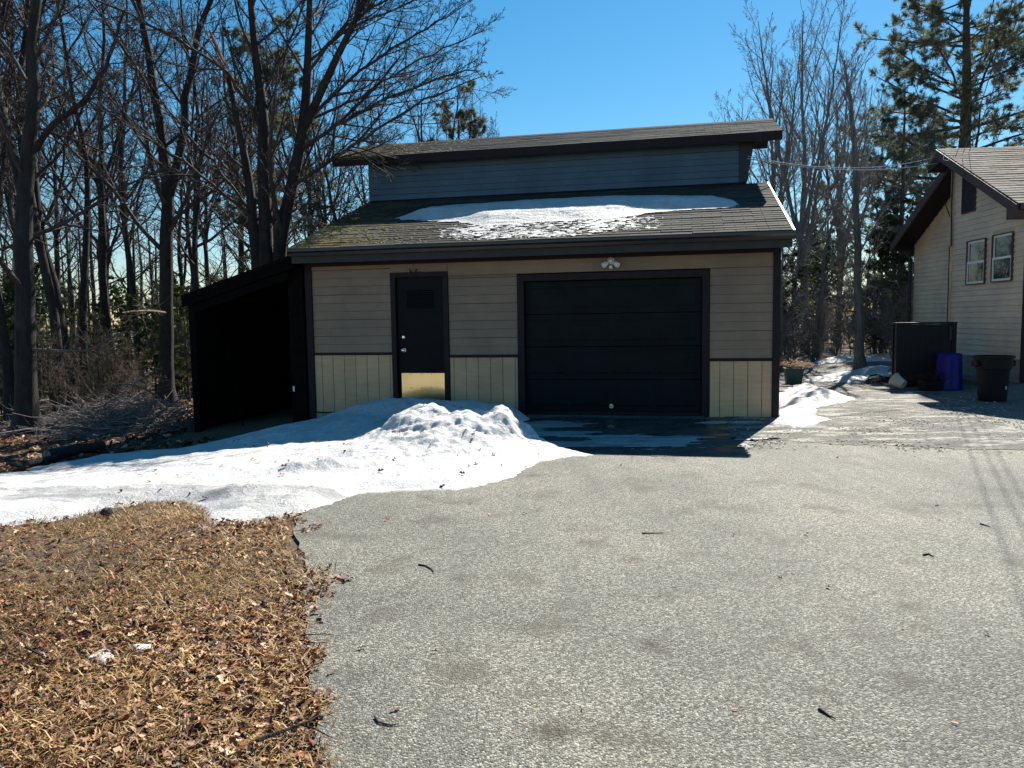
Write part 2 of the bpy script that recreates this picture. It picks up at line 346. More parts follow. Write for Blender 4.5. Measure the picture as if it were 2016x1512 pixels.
M = dict(
    asphalt=m_asphalt(), old=m_oldpave(), soil=m_soil(), snow=m_snow(), ice=m_snow('icy snow', True),
    tan=m_siding('tan lap siding', (0.25, 0.172, 0.116)), plank=m_siding('tan plank siding', (0.59, 0.385, 0.215)),
    grey=m_siding('weathered sky-shaded siding', (0.06, 0.115, 0.165), 0.12, 0.4),  # same paint as the lower wall; blue sky shade put into its colour
    hside=m_siding('house siding', (0.82, 0.64, 0.45)), hside2=m_siding('house rear siding', (0.84, 0.65, 0.43)),
    trim=plain('dark brown trim', (0.016, 0.009, 0.013), 0.55, 0.3, 8, 0.1, spec=0.2),
    fascia=plain('grey brown fascia', (0.03, 0.031, 0.034), 0.5, 0.2, 4, 0.1, spec=0.25), htrim=plain('house brown trim', (0.10, 0.065, 0.06), 0.6, 0.2, 5, 0.1, spec=0.1),
    door=plain('dark painted door', (0.004, 0.005, 0.008), 0.5, 0.3, 5, spec=0.12), odoor=plain('dark green overhead door', (0.004, 0.007, 0.009), 0.5, 0.35, 3, spec=0.12),
    dark=plain('dark stained wood', (0.005, 0.004, 0.004), 0.85, 0.5, 9, 0.3, rnd=0.2, spec=0.05), gutter=plain('brown gutter metal', (0.016, 0.015, 0.018), 0.3, 0.2, 6),
    rake=plain('pale metal drip edge', (0.7, 0.66, 0.58), 0.4, 0.12, 7), conc=plain('concrete foundation', (0.27, 0.25, 0.2), 0.9, 0.3, 7, 0.4),
    brass=plain('brass kick plate', (0.80, 0.62, 0.33), 0.22, 0.08, 3, 0.0, 1.0), chrome=plain('bright metal', (0.75, 0.72, 0.62), 0.2, 0.1, 9, 0, 1.0),
    white=plain('white plastic', (0.75, 0.74, 0.70), 0.4, 0.06, 20), vinyl=plain('white window vinyl', (0.88, 0.87, 0.85), 0.4, 0.05, 20),
    shingle=m_shingle('moss grown shingle', (0.056, 0.056, 0.052), (-3.7, -0.6)), shingle2=m_shingle('upper shingle', (0.038, 0.043, 0.05), (-4.0, -1.0)),
    hshingle=m_shingle('house shingle', (0.27, 0.235, 0.20)),
    barkp=m_bark('glare-paled grey bark', (0.17, 0.155, 0.14)), bark=m_bark('grey brown bark', (0.032, 0.027, 0.026)), barkd=m_bark('dark bark', (0.035, 0.027, 0.026)), barkr=m_bark('reddish pine bark', (0.10, 0.07, 0.055)),  # barkp: sun glare on the right-hand trees put into a paler bark
    twig=m_bark('twig bark', (0.07, 0.056, 0.054)), hazetwig=m_bark('light-washed twig', (0.23, 0.20, 0.185)), paletwig=m_bark('light-paled twig bark', (0.15, 0.115, 0.085)), wood=m_bark('split raw wood', (0.34, 0.17, 0.09)),  # hazetwig: sun glare put into the twig colour by lightening it
    pine=m_leafy('pine needles', (0.085, 0.105, 0.07), (0.23, 0.25, 0.17)), hem=m_leafy('hemlock needles', (0.025, 0.04, 0.014), (0.09, 0.12, 0.035)),  # pine greens lightened, the hazy glare is in their colour
    grass=m_litter('dead grass', [(0.0, (0.06, 0.036, 0.016)), (0.45, (0.25, 0.145, 0.055)), (1.0, (0.66, 0.44, 0.20))], 0.25),
    leaf=m_litter('dry oak leaf', [(0.0, (0.03, 0.012, 0.008)), (0.38, (0.12, 0.036, 0.017)), (0.68, (0.31, 0.125, 0.05)), (1.0, (0.76, 0.52, 0.31))], 0.25),
    blue=plain('blue barrel plastic', (0.001, 0.005, 0.17), 0.4, 0.15, 5, spec=0.25), black=plain('black bin plastic', (0.005, 0.006, 0.010), 0.5, 0.2, 9, spec=0.2),
    green=plain('dark green planter', (0.015, 0.06, 0.045), 0.5, 0.25, 9), cable=plain('black cable', (0.02, 0.018, 0.018), 0.5, 0.1, 9), wire=plain('bare bright wire', (0.6, 0.55, 0.5), 0.35, 0.1, 9, 0, 0.6),
    glass=m_glass(), dish=plain('grey dish', (0.16, 0.18, 0.19), 0.5, 0.1, 6), pot=plain('pale clay pot', (0.55, 0.5, 0.42), 0.7, 0.2, 9, 0.2), vent=plain('vent slat', (0.035, 0.03, 0.045), 0.6, 0.2, 9),
    tanwood=m_bark('weathered plank', (0.25, 0.21, 0.16)), rock=plain('dark stone', (0.05, 0.045, 0.04), 0.9, 0.5, 20, 0.5), moss=plain('yellow green moss', (0.10, 0.085, 0.025), 0.95, 0.55, 30, 0.6),
)

# ================================================================== SETTING
def grid_mesh(name, xs, ys, zf, mask=None, smooth=True):
    X, Y = np.meshgrid(xs, ys); Zv = zf(X, Y)
    V = np.stack([X, Y, Zv], -1).reshape(-1, 3); nx = len(xs); ny = len(ys)
    i = (np.arange(ny - 1)[:, None] * nx + np.arange(nx - 1)[None, :])
    Q = np.stack([i, i + 1, i + nx + 1, i + nx], -1)
    if mask is not None:
        mk = mask(X, Y); keep = (mk[:-1, :-1] | mk[1:, :-1] | mk[:-1, 1:] | mk[1:, 1:]); Q = Q[keep]
    Q = Q.reshape(-1, 4); used = np.unique(Q); rm = np.full(len(V), -1); rm[used] = np.arange(len(used))
    return raw_mesh(name, V[used], rm[Q], smooth=smooth)

def xl(y): return np.interp(y, [-30, 1.0, 2.52, 4.0, 5.62, 7.0, 9.0, 12.2, 16, 30], [0.4, -0.35, -0.7, -1.12, -1.64, -2.0, -2.6, -3.55, -3.6, -3.6])
def drive_in(x, y): return (x > xl(y)) & (y < 21.5) & (x < 16)

xs = np.concatenate([np.linspace(-220, -30, 20), np.linspace(-28, -12, 17), np.arange(-11.5, 14, 0.3), np.linspace(15, 30, 12), np.linspace(35, 220, 18)])
ys = np.concatenate([np.linspace(-60, -8, 14), np.arange(-6, 24, 0.3), np.linspace(25, 60, 22), np.linspace(66, 420, 26)])
def terr_z(X, Y): return gz(X, Y) - np.where(X < xl(Y) + 0.3, 0.02, 0.03)
obj_from('ground', grid_mesh('ground', xs, ys, terr_z), M['soil'], kind='structure')

# asphalt driveway
def drive_mesh():
    rows = np.concatenate([np.linspace(-40, -2, 10), np.arange(-1, 13.0, 0.12), np.arange(13.2, 21.6, 0.6)])
    cols = np.concatenate([np.linspace(0, 0.12, 12), np.linspace(0.14, 1, 22)])
    V = []
    for y in rows:
        x0 = float(xl(y)) + 0.07 * float(fbm(np.array(y), np.array(0.0), 2.2, 4)) + 0.02 * random.uniform(-1, 1); x1 = 16.0
        for c in cols:
            x = x0 + (x1 - x0) * c; V.append((x, y, float(gz(x, y)) * (1 if y < 21 else 1)))
    nx = len(cols); ny = len(rows); i = (np.arange(ny - 1)[:, None] * nx + np.arange(nx - 1)[None, :])
    Q = np.stack([i, i + 1, i + nx + 1, i + nx], -1).reshape(-1, 4)
    return raw_mesh('driveway', V, Q, smooth=True)
obj_from('driveway', drive_mesh(), M['asphalt'], kind='structure')

# old broken pavement behind the seam, right of the garage
def old_mesh():
    V = []; A0, A1 = gp(1440, 865), gp(2100, 893)
    nx, ny = 70, 60
    for j in range(ny):
        for i in range(nx):
            s = i / (nx - 1); t = j / (ny - 1)
            p = A0 + (A1 - A0) * s; q = gw(3.4 + 4.4 * s, 8.2)
            e = 0.1 * float(fbm(np.array(s * 6), np.array(0.), 2.0, 3)) * (1 - t)
            P = p + (q - p) * (t + e * 0.2)
            V.append((P[0], P[1], float(gz(P[0], P[1])) + 0.004 + 0.012 * (t > 0.02) * (0.5 + float(fbm(np.array(P[0]), np.array(P[1]), 1.3, 3)) * 0.6)))
    i = (np.arange(ny - 1)[:, None] * nx + np.arange(nx - 1)[None, :])
    return raw_mesh('old_pavement', V, np.stack([i, i + 1, i + nx + 1, i + nx], -1).reshape(-1, 4), smooth=True)
obj_from('old_pavement', old_mesh(), M['old'], kind='structure')

# ------------------------------------------------------------------ snow cover in front of the garage
def pip(poly, X, Y):
    inside = np.zeros(X.shape, bool); n = len(poly)
    for k in range(n):
        x0, y0 = poly[k][:2]; x1, y1 = poly[(k + 1) % n][:2]
        c = ((y0 > Y) != (y1 > Y)) & (X < (x1 - x0) * (Y - y0) / (y1 - y0 + 1e-12) + x0); inside ^= c
    return inside
def pdist(poly, X, Y):
    D = np.full(X.shape, 1e9); n = len(poly)
    for k in range(n):
        a = np.array(poly[k][:2]); b = np.array(poly[(k + 1) % n][:2]); ab = b - a
        t = np.clip(((X - a[0]) * ab[0] + (Y - a[1]) * ab[1]) / (ab @ ab + 1e-12), 0, 1)
        D = np.minimum(D, np.hypot(X - a[0] - t * ab[0], Y - a[1] - t * ab[1]))
    return D
front_edge = [(-60, 1048), (0, 1036), (70, 1030), (150, 1020), (215, 1002), (290, 990), (345, 990), (400, 1003), (412, 1030), (480, 1026), (560, 1014),
              (612, 1008), (660, 986), (720, 973), (800, 968), (900, 965), (960, 956), (1010, 941), (1045, 921), (1062, 909), (1120, 900), (1172, 896)]
snow_poly = [tuple(gp(x, y, 0.0)[:2]) for x, y in front_edge]
snow_poly += [tuple(gw(*p)[:2]) for p in [(1.0, -2.9), (0.35, -2.3), (0.2, -1.3), (0.25, -0.5), (0.05, -0.12), (-1.0, -0.10), (-2.2, -0.25), (-2.6, -0.7), (-3.4, -1.5), (-4.5, -2.2), (-5.8, -2.3)]]
snow_poly += [(-6.6, 10.4), (-6.3, 9.7), (-8.2, 8.9), (-9.5, 8.0)]
def bumpf(x, y, cx, cy, sx, sy, rot=0.0, p=1.0):
    c, s_ = math.cos(rot), math.sin(rot); dx = x - cx; dy = y - cy
    a = (dx * c + dy * s_) / sx; b = (-dx * s_ + dy * c) / sy
    return np.exp(-(a * a + b * b) ** p)
def snow_thick(x, y):
    D = pdist(snow_poly, x, y); inside = pip(snow_poly, x, y)
    sd = np.where(inside, D, -D) + 0.10 * fbm(x, y, 1.6, 4, 2) + 0.05 * fbm(x, y, 7, 3, 5)
    base = 0.035 * sstep(0, 0.35, sd) + 0.03 * sstep(0.2, 1.5, sd)
    lump = 0.5 + fbm(x, y, 3.1, 4, 4)
    m1 = 0.36 * bumpf(x, y, -0.75, 9.32, 0.85, 0.62, -0.12, 1.5) + 0.10 * bumpf(x, y, 0.1, 9.05, 0.55, 0.45) + 0.17 * bumpf(x, y, -1.0, 8.55, 1.0, 0.5)
    m1 += 0.12 * bumpf(x, y, -1.42, 9.2, 0.22, 0.25) + 0.11 * bumpf(x, y, -1.95, 7.55, 0.5, 0.13, 0.25) + 0.05 * bumpf(x, y, -2.35, 6.7, 0.3, 0.1, 0.2)
    c = gw(-1.72, -0.75)
    m2 = 0.30 * bumpf(x, y, c[0], c[1], 1.0, 0.55, 0.1) + 0.2 * bumpf(x, y, c[0] + 1.3, c[1] - 0.1, 0.7, 0.4) + 0.12 * bumpf(x, y, c[0] + 2.0, c[1] - 0.4, 0.4, 0.25) + 0.12 * bumpf(x, y, c[0] - 1.2, c[1] - 1.0, 1.2, 0.8)
    rough = np.abs(fbm(x, y, 3.6, 5, 8)); crumbs = np.abs(fbm(x, y, 9, 3, 11)) - 0.15
    mm = m1 * (1.0 + 0.7 * fbm(x, y, 1.8, 4, 3)) + (-0.08 * rough + 0.045 * crumbs) * np.clip(m1 * 6, 0, 1) + 0.02
    mm = mm + m2 * (0.9 + 0.3 * fbm(x, y, 2.0, 3, 6)) + 0.02 * fbm(x, y, 6, 3, 9) * np.clip(m2 * 5, 0, 1)
    t = base + np.where(sd > 0, mm * sstep(0, 0.3, sd), 0) + 0.02 * fbm(x, y, 5, 4, 1) * sstep(0.05, 0.6, sd) + 0.022 * (np.abs(fbm(x, y, 11, 3, 14)) - .1) * sstep(0.05, 0.4, sd)
    return np.where(sd > 0, t + 0.006, -0.02), sd
_sx = np.concatenate([np.arange(-11.0, -3.6, 0.05), np.arange(-3.6, 1.9, 0.024)]); _sy = np.concatenate([np.arange(5.3, 10.2, 0.024), np.arange(10.2, 12.9, 0.045)])
def snow_obj():
    X, Y = np.meshgrid(_sx, _sy); T, sd = snow_thick(X, Y)
    Zv = gz(X, Y) + T
    V = np.stack([X, Y, Zv], -1).reshape(-1, 3); nx = len(_sx); ny = len(_sy)
    i = (np.arange(ny - 1)[:, None] * nx + np.arange(nx - 1)[None, :]); Q = np.stack([i, i + 1, i + nx + 1, i + nx], -1)
    k = sd > 0; keep = k[:-1, :-1] | k[1:, :-1] | k[:-1, 1:] | k[1:, 1:]; Q = Q[keep]
    # icy margin: thin glaze along the lawn side
    cx = (X[:-1, :-1])[keep]; cy = (Y[:-1, :-1])[keep]
    used = np.unique(Q); rm = np.full(len(V), -1); rm[used] = np.arange(len(used))
    me = raw_mesh('snow_bank', V[used], rm[Q], smooth=True)
    me.materials.append(M['snow']); me.materials.append(M['ice'])
    icy = bumpf(cx, cy, -3.0, 6.55, 1.9, 0.42, -0.10, 2.0) + 0.9 * bumpf(cx, cy, -1.75, 6.2, 0.55, 0.5) + 0.8 * bumpf(cx, cy, -4.8, 7.1, 1.8, 0.18, -0.1) + 0.5 * fbm(cx, cy, 2.5, 4, 21)
    me.polygons.foreach_set('material_index', (icy > 0.66).astype(np.int32))
    me.update()
    return obj_from('snow_bank', me, None, kind='stuff', label='bank of ploughed white snow in front of the garage and shed', cat='snow')
snow_obj()
def snow_patch(name, pix, label, thick=0.06, res=0.03, pts=None, zoff=0.012, rough=1.0, group=None, kind='stuff'):
    poly = [tuple(gp(x, y)[:2]) for x, y in pix] if pts is None else pts
    P = np.array(poly); xs_ = np.arange(P[:, 0].min() - .2, P[:, 0].max() + .2, res); ys_ = np.arange(P[:, 1].min() - .2, P[:, 1].max() + .2, res)
    X, Y = np.meshgrid(xs_, ys_); D = pdist(poly, X, Y); sd = np.where(pip(poly, X, Y), D, -D) + rough * (0.10 * fbm(X, Y, 2.5, 4, 31) + 0.03 * fbm(X, Y, 11, 2, 33))
    T = thick * sstep(0, 0.5, sd) * (1 + 1.2 * fbm(X, Y, 3, 4, 35)) + 0.25 * thick * sstep(0, 0.08, sd) + 0.15 * thick * fbm(X, Y, 14, 2, 36)
    V = np.stack([X, Y, gz(X, Y) + np.where(sd > 0, T + zoff, zoff - 0.03)], -1).reshape(-1, 3); nx = len(xs_); ny = len(ys_)
    i = (np.arange(ny - 1)[:, None] * nx + np.arange(nx - 1)[None, :]); Q = np.stack([i, i + 1, i + nx + 1, i + nx], -1); k = sd > 0
    Q = Q[k[:-1, :-1] | k[1:, :-1] | k[:-1, 1:] | k[1:, 1:]]; used = np.unique(Q); rm = np.full(len(V), -1); rm[used] = np.arange(len(used))
    return obj_from(name, raw_mesh(name, V[used], rm[Q], smooth=True), M['snow'], kind=kind, label=label, cat='snow', group=group)
snow_patch('snow_patch', [(1530, 838), (1560, 845), (1600, 838), (1640, 828), (1600, 818), (1605, 805), (1690, 788), (1650, 775), (1610, 762), (1560, 760), (1530, 775)], 'melting white snow patch beside the right corner of the garage', 0.09)
snow_patch('snow_patch', [(1580, 750), (1700, 756), (1755, 746), (1750, 738), (1640, 736)], 'thin snow patch at the back end of the pavement by the woods', 0.05, 0.06)
snow_patch('snow_patch', [(1600, 726), (1760, 726), (1760, 712), (1640, 716)], 'strip of snow among the trees behind the house enclosure', 0.05, 0.12)
# dark wet-looking sheet that paints the garage's shade deeper on the apron
def m_wet_shade():
    m, n, l, b, pos = nt('shade-darkened wet asphalt')
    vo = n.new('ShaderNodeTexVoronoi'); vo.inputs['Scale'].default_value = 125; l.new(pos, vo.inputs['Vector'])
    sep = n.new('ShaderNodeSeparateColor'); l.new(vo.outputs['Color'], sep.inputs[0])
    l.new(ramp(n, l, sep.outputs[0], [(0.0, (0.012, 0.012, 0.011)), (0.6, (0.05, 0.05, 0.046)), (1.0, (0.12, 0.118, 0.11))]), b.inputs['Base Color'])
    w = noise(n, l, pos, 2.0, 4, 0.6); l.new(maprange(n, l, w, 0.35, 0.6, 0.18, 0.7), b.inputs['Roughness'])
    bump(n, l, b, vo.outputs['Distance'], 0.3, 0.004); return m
def wet_shade():
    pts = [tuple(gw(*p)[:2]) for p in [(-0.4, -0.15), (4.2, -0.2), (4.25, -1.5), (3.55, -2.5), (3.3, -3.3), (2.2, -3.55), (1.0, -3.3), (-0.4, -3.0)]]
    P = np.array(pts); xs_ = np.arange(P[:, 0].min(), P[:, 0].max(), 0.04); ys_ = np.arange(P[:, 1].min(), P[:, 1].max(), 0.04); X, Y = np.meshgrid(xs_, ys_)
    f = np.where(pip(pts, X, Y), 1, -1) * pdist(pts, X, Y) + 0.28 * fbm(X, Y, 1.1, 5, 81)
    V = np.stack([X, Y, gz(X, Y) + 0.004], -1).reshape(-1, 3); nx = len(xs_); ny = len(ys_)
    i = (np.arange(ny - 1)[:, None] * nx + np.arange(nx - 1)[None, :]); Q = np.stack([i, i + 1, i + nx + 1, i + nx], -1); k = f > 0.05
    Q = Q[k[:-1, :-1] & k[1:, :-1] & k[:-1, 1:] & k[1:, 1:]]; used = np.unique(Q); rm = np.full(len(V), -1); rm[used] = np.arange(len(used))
    obj_from('wet_shade', raw_mesh('wet_shade', V[used], rm[Q], smooth=True), m_wet_shade(), kind='stuff', label='dark film of meltwater on the asphalt before the overhead door', cat='water')  # the labelled film is a wet-looking sheet painting the garage's shade deeper
wet_shade()
# refrozen smears on the shaded apron of the garage
def smear(pts, seed, label, thr):
    P = np.array(pts); xs_ = np.arange(P[:, 0].min(), P[:, 0].max(), 0.035); ys_ = np.arange(P[:, 1].min(), P[:, 1].max(), 0.035)
    X, Y = np.meshgrid(xs_, ys_); D = pdist(pts, X, Y); sd = np.where(pip(pts, X, Y), D, -D)
    f = fbm(X * 0.55, Y * 1.7, 1.5, 5, seed) - thr + 0.25 * np.clip(sd, -1, 0.5)
    V = np.stack([X, Y, gz(X, Y) + np.where(f > 0, 0.008 + 0.012 * np.clip(f, 0, 1), 0.007)], -1).reshape(-1, 3); nx = len(xs_); ny = len(ys_)
    i = (np.arange(ny - 1)[:, None] * nx + np.arange(nx - 1)[None, :]); Q = np.stack([i, i + 1, i + nx + 1, i + nx], -1); k = f > 0
    Q = Q[k[:-1, :-1] & k[1:, :-1] & k[:-1, 1:] & k[1:, 1:]]; used = np.unique(Q); rm = np.full(len(V), -1); rm[used] = np.arange(len(used))
    return obj_from('ice_film', raw_mesh('ice_film', V[used], rm[Q], smooth=True), M['ice'], kind='stuff', label=label, cat='ice')
smear([tuple(gw(*p)[:2]) for p in [(0.2, -0.5), (3.9, -0.4), (3.3, -2.9), (0.2, -3.2)]], 41, 'thin refrozen ice smears on the shaded apron before the overhead door', 0.2)

# ================================================================== GARAGE
gar = empty('garage', GO, -TH, 'tan sided garage with brown trim, mossy two-level roof and dark overhead door', 'garage')
ZB = {'L': (0.02, 0.985), 'M': (0.05, 0.935), 'Rr': (0.0, 0.86)}
WT = 2.56
MB().box(-3.60, -2.03, 0.03, 0.13, -0.2, WT + .1).box(-1.23, 0.10, 0.03, 0.13, -0.2, WT + .1).box(2.85, 3.90, 0.03, 0.13, -0.2, WT + .1).box(-2.03, -1.23, 0.03, 0.13, 2.25, WT + .1).box(0.10, 2.85, 0.03, 0.13, 2.13, WT + .1)\
    .prism([(0.131, -0.2), (6.4, -0.2), (6.4, 3.52), (4.9, 3.9), (2.9, 3.8), (0.131, 2.62)], -3.60, -3.48).prism([(0.131, -0.2), (6.4, -0.2), (6.4, 3.52), (4.9, 3.9), (2.9, 3.8), (0.131, 2.62)], 3.78, 3.90).box(-3.48, 3.78, 6.28, 6.4, -0.2, 3.55).build('wall_sheathing', M['dark'], gar)
MB().prism([(0.14, -0.1), (6.3, -0.1), (6.3, 3.5), (4.9, 3.85), (2.85, 3.75), (0.14, 2.6)], 3.901, 3.925).build('side_siding', M['tan'], gar)
MB().box(-3.62, 3.92, 0.005, 0.03, -0.35, -0.004).build('foundation', M['conc'], gar)
def lap(parent, u0, u1, z0, z1, y, m, exp, name='siding_board', face=-1):
    z = z0; k = 0
    while z < z1 - 0.01:
        zt = min(z + exp, z1); j = random.uniform(-0.0012, 0.0012)
        # tapered board: thick butt at the bottom
        prof = [(y, z), (y - 0.016 + j, z + 0.001), (y - 0.007 + j, zt - 0.004), (y, zt - 0.004)]
        cuts = [u0, u1]
        if u1 - u0 > 3: cuts = [u0] + sorted(u0 + (u1 - u0) * f for f in (random.uniform(.2, .45), random.uniform(.55, .85))) + [u1]
        elif u1 - u0 > 1.05 and random.random() < 0.3: cuts = [u0, random.uniform(u0 + .3, u1 - .3), u1]
        for a_, b_ in zip(cuts[:-1], cuts[1:]):
            dz_ = random.uniform(-.0015, .0015)
            MB().prism([(p_, q_ + dz_) for p_, q_ in prof], a_ + (0.0012 if a_ != u0 else 0), b_ - (0.0012 if b_ != u1 else 0)).build(name, m, parent)
        z = zt; k += 1
EX = 0.1375
lap(gar, -3.52, -2.13, 1.02, 2.50, 0.028, M['tan'], EX)
lap(gar, -1.14, -0.01, 0.97, 2.25, 0.028, M['tan'], EX)
lap(gar, 2.96, 3.865, 0.895, 2.25, 0.028, M['tan'], EX)
# wide panels above the openings
for a, b_ in ((-2.128, -1.722), (-1.718, -1.152), (-1.146, 1.2), (1.203, 3.865)):
    z0 = 2.322 if b_ < -1.1 else 2.252
    MB().box(a, b_, 0.012, 0.028, z0, 2.50).build('frieze_panel', M['tan'], gar)
# vertical plank wainscot
def planks(u0, u1, z0, z1, first):
    u = u0; w = first
    while u < u1 - 0.02:
        e = min(u + w, u1)
        MB().box(u + 0.004, e - 0.004, 0.008 + random.uniform(-.001, .001), 0.028, z0, z1).build('wainscot_plank', M['plank'], gar); u = e; w = 0.203
    MB().box(u0, u1, 0.022, 0.0295, z0, z1).build('wainscot_backing', M['trim'], gar)
planks(-3.52, -2.13, 0.02, 0.975, 0.13); planks(-1.14, -0.01, 0.05, 0.925, 0.07); planks(2.96, 3.865, 0.0, 0.85, 0.15)
for u0, u1, z in ((-3.52, -2.13, 0.977), (-1.14, -0.01, 0.927), (2.96, 3.865, 0.852)):
    MB().box(u0, u1, -0.008, 0.026, z, z + 0.042).build('band_trim', M['trim'], gar)
MB().box(3.867, 3.967, -0.02, 0.10, -0.03, 2.52).build('corner_post', M['trim'], gar, bevel=0.004)
MB().box(-3.64, -3.522, -0.02, 0.10, -0.3, 2.52).build('corner_post', M['trim'], gar, bevel=0.004)
MB().box(-3.52, 3.865, -0.012, 0.026, 2.455, 2.54).build('frieze_trim', M['trim'], gar)
# ---- overhead door
od = empty('overhead_door', (0, 0, 0)); od.parent = gar
for a, b_, c, d in ((0.0, 0.105, 0.0, 2.235), (2.845, 2.95, 0.0, 2.235)):
    MB().box(a, b_, -0.016, 0.12, c, d).build('door_trim', M['trim'], gar, bevel=0.004)
MB().box(0.106, 2.844, -0.018, 0.12, 2.125, 2.235).build('door_trim', M['trim'], gar, bevel=0.004)
sec_h = 2.07 / 4
for s in range(4):
    z0 = 0.05 + s * sec_h; b = MB().box(0.107, 2.843, 0.085, 0.125, z0 + 0.004, z0 + sec_h - 0.004); sec = b.build('door_section', M['odoor'], od, bevel=0.003)
    for p in range(4):
        u0 = 0.17 + p * 0.665; zz0, zz1 = z0 + 0.09, z0 + sec_h - 0.09
        pb = MB(); pb.hexa([(u0, 0.084, zz0), (u0 + .6, 0.084, zz0), (u0 + .6, 0.084, zz1), (u0, 0.084, zz1), (u0 + .03, 0.079, zz0 + .03), (u0 + .57, 0.079, zz0 + .03), (u0 + .57, 0.079, zz1 - .03), (u0 + .03, 0.079, zz1 - .03)])
        pb.build('raised_panel', M['odoor'], sec)
MB().box(0.107, 2.843, 0.086, 0.124, -0.01, 0.052).build('bottom_seal', M['black'], od)
MB().box(0.12, 2.83, 0.078, 0.0855, 0.034, 0.042).build('bottom_strip', M['fascia'], od)
hb = MB().lathe([(0.0, 0.05), (0.035, 0.05), (0.045, 0.068), (0.03, 0.083), (0.0, 0.084)], 16, (1.47, 0, 0.15), False, 'y').build('lock_handle', M['chrome'], od, smooth=True); hb.scale = (1, 1, 1)
MB().box(1.43, 1.51, 0.048, 0.056, 0.143, 0.151).build('handle_bar', M['trim'], od)
# ---- side door
pd = empty('entry_door', (0, 0, 0)); pd.parent = gar
for a, b_, c, d in ((-2.125, -2.04, -0.05, 2.24), (-1.225, -1.145, -0.05, 2.24), (-2.125, -1.145, 2.241, 2.32)):
    MB().box(a, b_, -0.018, 0.12, c, d).build('door_trim', M['trim'], gar, bevel=0.004)
MB().box(-2.038, -1.227, 0.045, 0.09, 0.0, 2.238).build('door_slab', M['door'], pd)
for k in range(9):
    z = 1.73 + k * 0.034; MB().hexa([(-1.86, 0.034, z), (-1.40, 0.034, z), (-1.40, 0.044, z + .004), (-1.86, 0.044, z + .004), (-1.86, 0.034, z + .008), (-1.40, 0.034, z + .008), (-1.40, 0.044, z + .028), (-1.86, 0.044, z + .028)]).build('louver_slat', M['door'], pd)
kp = MB().box(-1.985, -1.245, 0.036, 0.0445, 0.03, 0.672).build('kick_plate', M['brass'], pd)
kb = MB()
for z in (0.23, 0.43, 0.655):
    for u in (-1.82, -1.64, -1.47): kb.lathe([(0.006, 0.031), (0.008, 0.036)], 8, (u, 0, z), True, 'y')
kb.build('kick_plate_nails', M['rock'], kp)
MB().box(-1.984, -1.246, 0.0335, 0.0358, 0.428, 0.4295).build('kick_plate_seam', M['rock'], kp)
MB().lathe([(0.030, 0.045), (0.030, 0.030), (0.022, 0.022), (0.0, 0.021)], 18, (-1.934, 0, 1.266), False, 'y').build('deadbolt', M['chrome'], pd, smooth=True)
MB().lathe([(0.034, 0.045), (0.034, 0.038), (0.014, 0.034), (0.014, 0.012), (0.030, 0.0), (0.030, -0.018), (0.018, -0.026), (0.0, -0.027)], 18, (-1.931, 0, 1.05), False, 'y').build('door_knob', M['chrome'], pd, smooth=True)
for u, s in ((-1.755, -1), (-1.675, 1)):
    MB().tube([(u, 0.0, 2.325), (u, -0.03, 2.325), (u + 0.012 * s, -0.04, 2.35), (u + 0.025 * s, -0.035, 2.37)], 0.010, 6).build('hook', M['trim'], gar)

# ---- lower roof
SL = 0.36
def zr(n): return 2.72 + SL * (n + 0.45)
CS = 1 / math.hypot(1, SL); SN = SL * CS
rf = MB().prism([(-0.45, zr(-0.45) - 0.05), (2.97, zr(2.97) - 0.05), (2.97, zr(2.97)), (-0.45, zr(-0.45))], -3.70, 4.07).build('lower_roof', M['shingle'], gar)
def strip_mesh(name, m, exp=0.142):
    b = MB()
    for k in range(3):
        x0 = k * 0.3048 + 0.003; x1 = x0 + 0.2975; j = random.uniform(-0.003, 0.003)
        b.hexa([(x0, -0.004 + j, 0.001), (x1, -0.004 + j, 0.001), (x1, exp + 0.03, 0.0005), (x0, exp + 0.03, 0.0005), (x0, -0.004 + j, 0.0095), (x1, -0.004 + j, 0.0095), (x1, exp + 0.03, 0.002), (x0, exp + 0.03, 0.002)])
    me = bpy.data.meshes.new(name); me.from_pydata(b.v, [], b.f); me.update(); me.materials.append(m); return me
def shingles(parent, meshes, u0, u1, n0, z0, n1, slope, exp=0.142):
    ca = 1 / math.hypot(1, slope); sa = slope * ca; L = abs(n1 - n0) / ca; sgn = 1 if n1 > n0 else -1
    c = 0; s = 0.0
    while s < L - 0.03:
        u = u0 - (0.4572 if c % 2 else 0.0)
        while u < u1 - 0.05:
            us = max(u, u0); ue = min(u + 0.9144, u1)
            if ue - us > 0.1:
                o = bpy.data.objects.new('shingle', random.choice(meshes)); link(o, parent)
                sc = (ue - us) / 0.9144
                o.location = (us, n0 + sgn * s * ca, z0 + s * sa + 0.002); o.rotation_euler = (math.atan2(sa, ca), random.uniform(-.004, .004), random.uniform(-.004, .004))
                o.scale = (sc, min(1.0, (L - s) / (exp + 0.03)), random.uniform(0.9, 1.6))
            u += 0.9144
        s += exp; c += 1
sh1 = [strip_mesh('shingle_strip', M['shingle']) for _ in range(5)]
shingles(rf, sh1, -3.71, 4.06, -0.46, zr(-0.46), 2.95, SL)
MB().prism([(-0.47, zr(-0.47) + 0.012), (0.75, zr(0.75) + 0.012), (0.75, zr(0.75) - 0.07), (-0.47, zr(-0.47) - 0.07)], 4.071, 4.10).build('rake_trim', M['rake'], gar)
MB().prism([(0.751, zr(0.75) + 0.012), (2.97, zr(2.97) + 0.012), (2.97, zr(2.97) - 0.07), (0.751, zr(0.75) - 0.07)], 4.071, 4.10).build('rake_trim', M['rake'], gar)
MB().prism([(-0.40, 2.49), (-0.375, 2.49), (-0.375, 2.68), (-0.40, 2.68)], -3.66, 4.07).build('fascia', M['fascia'], gar)
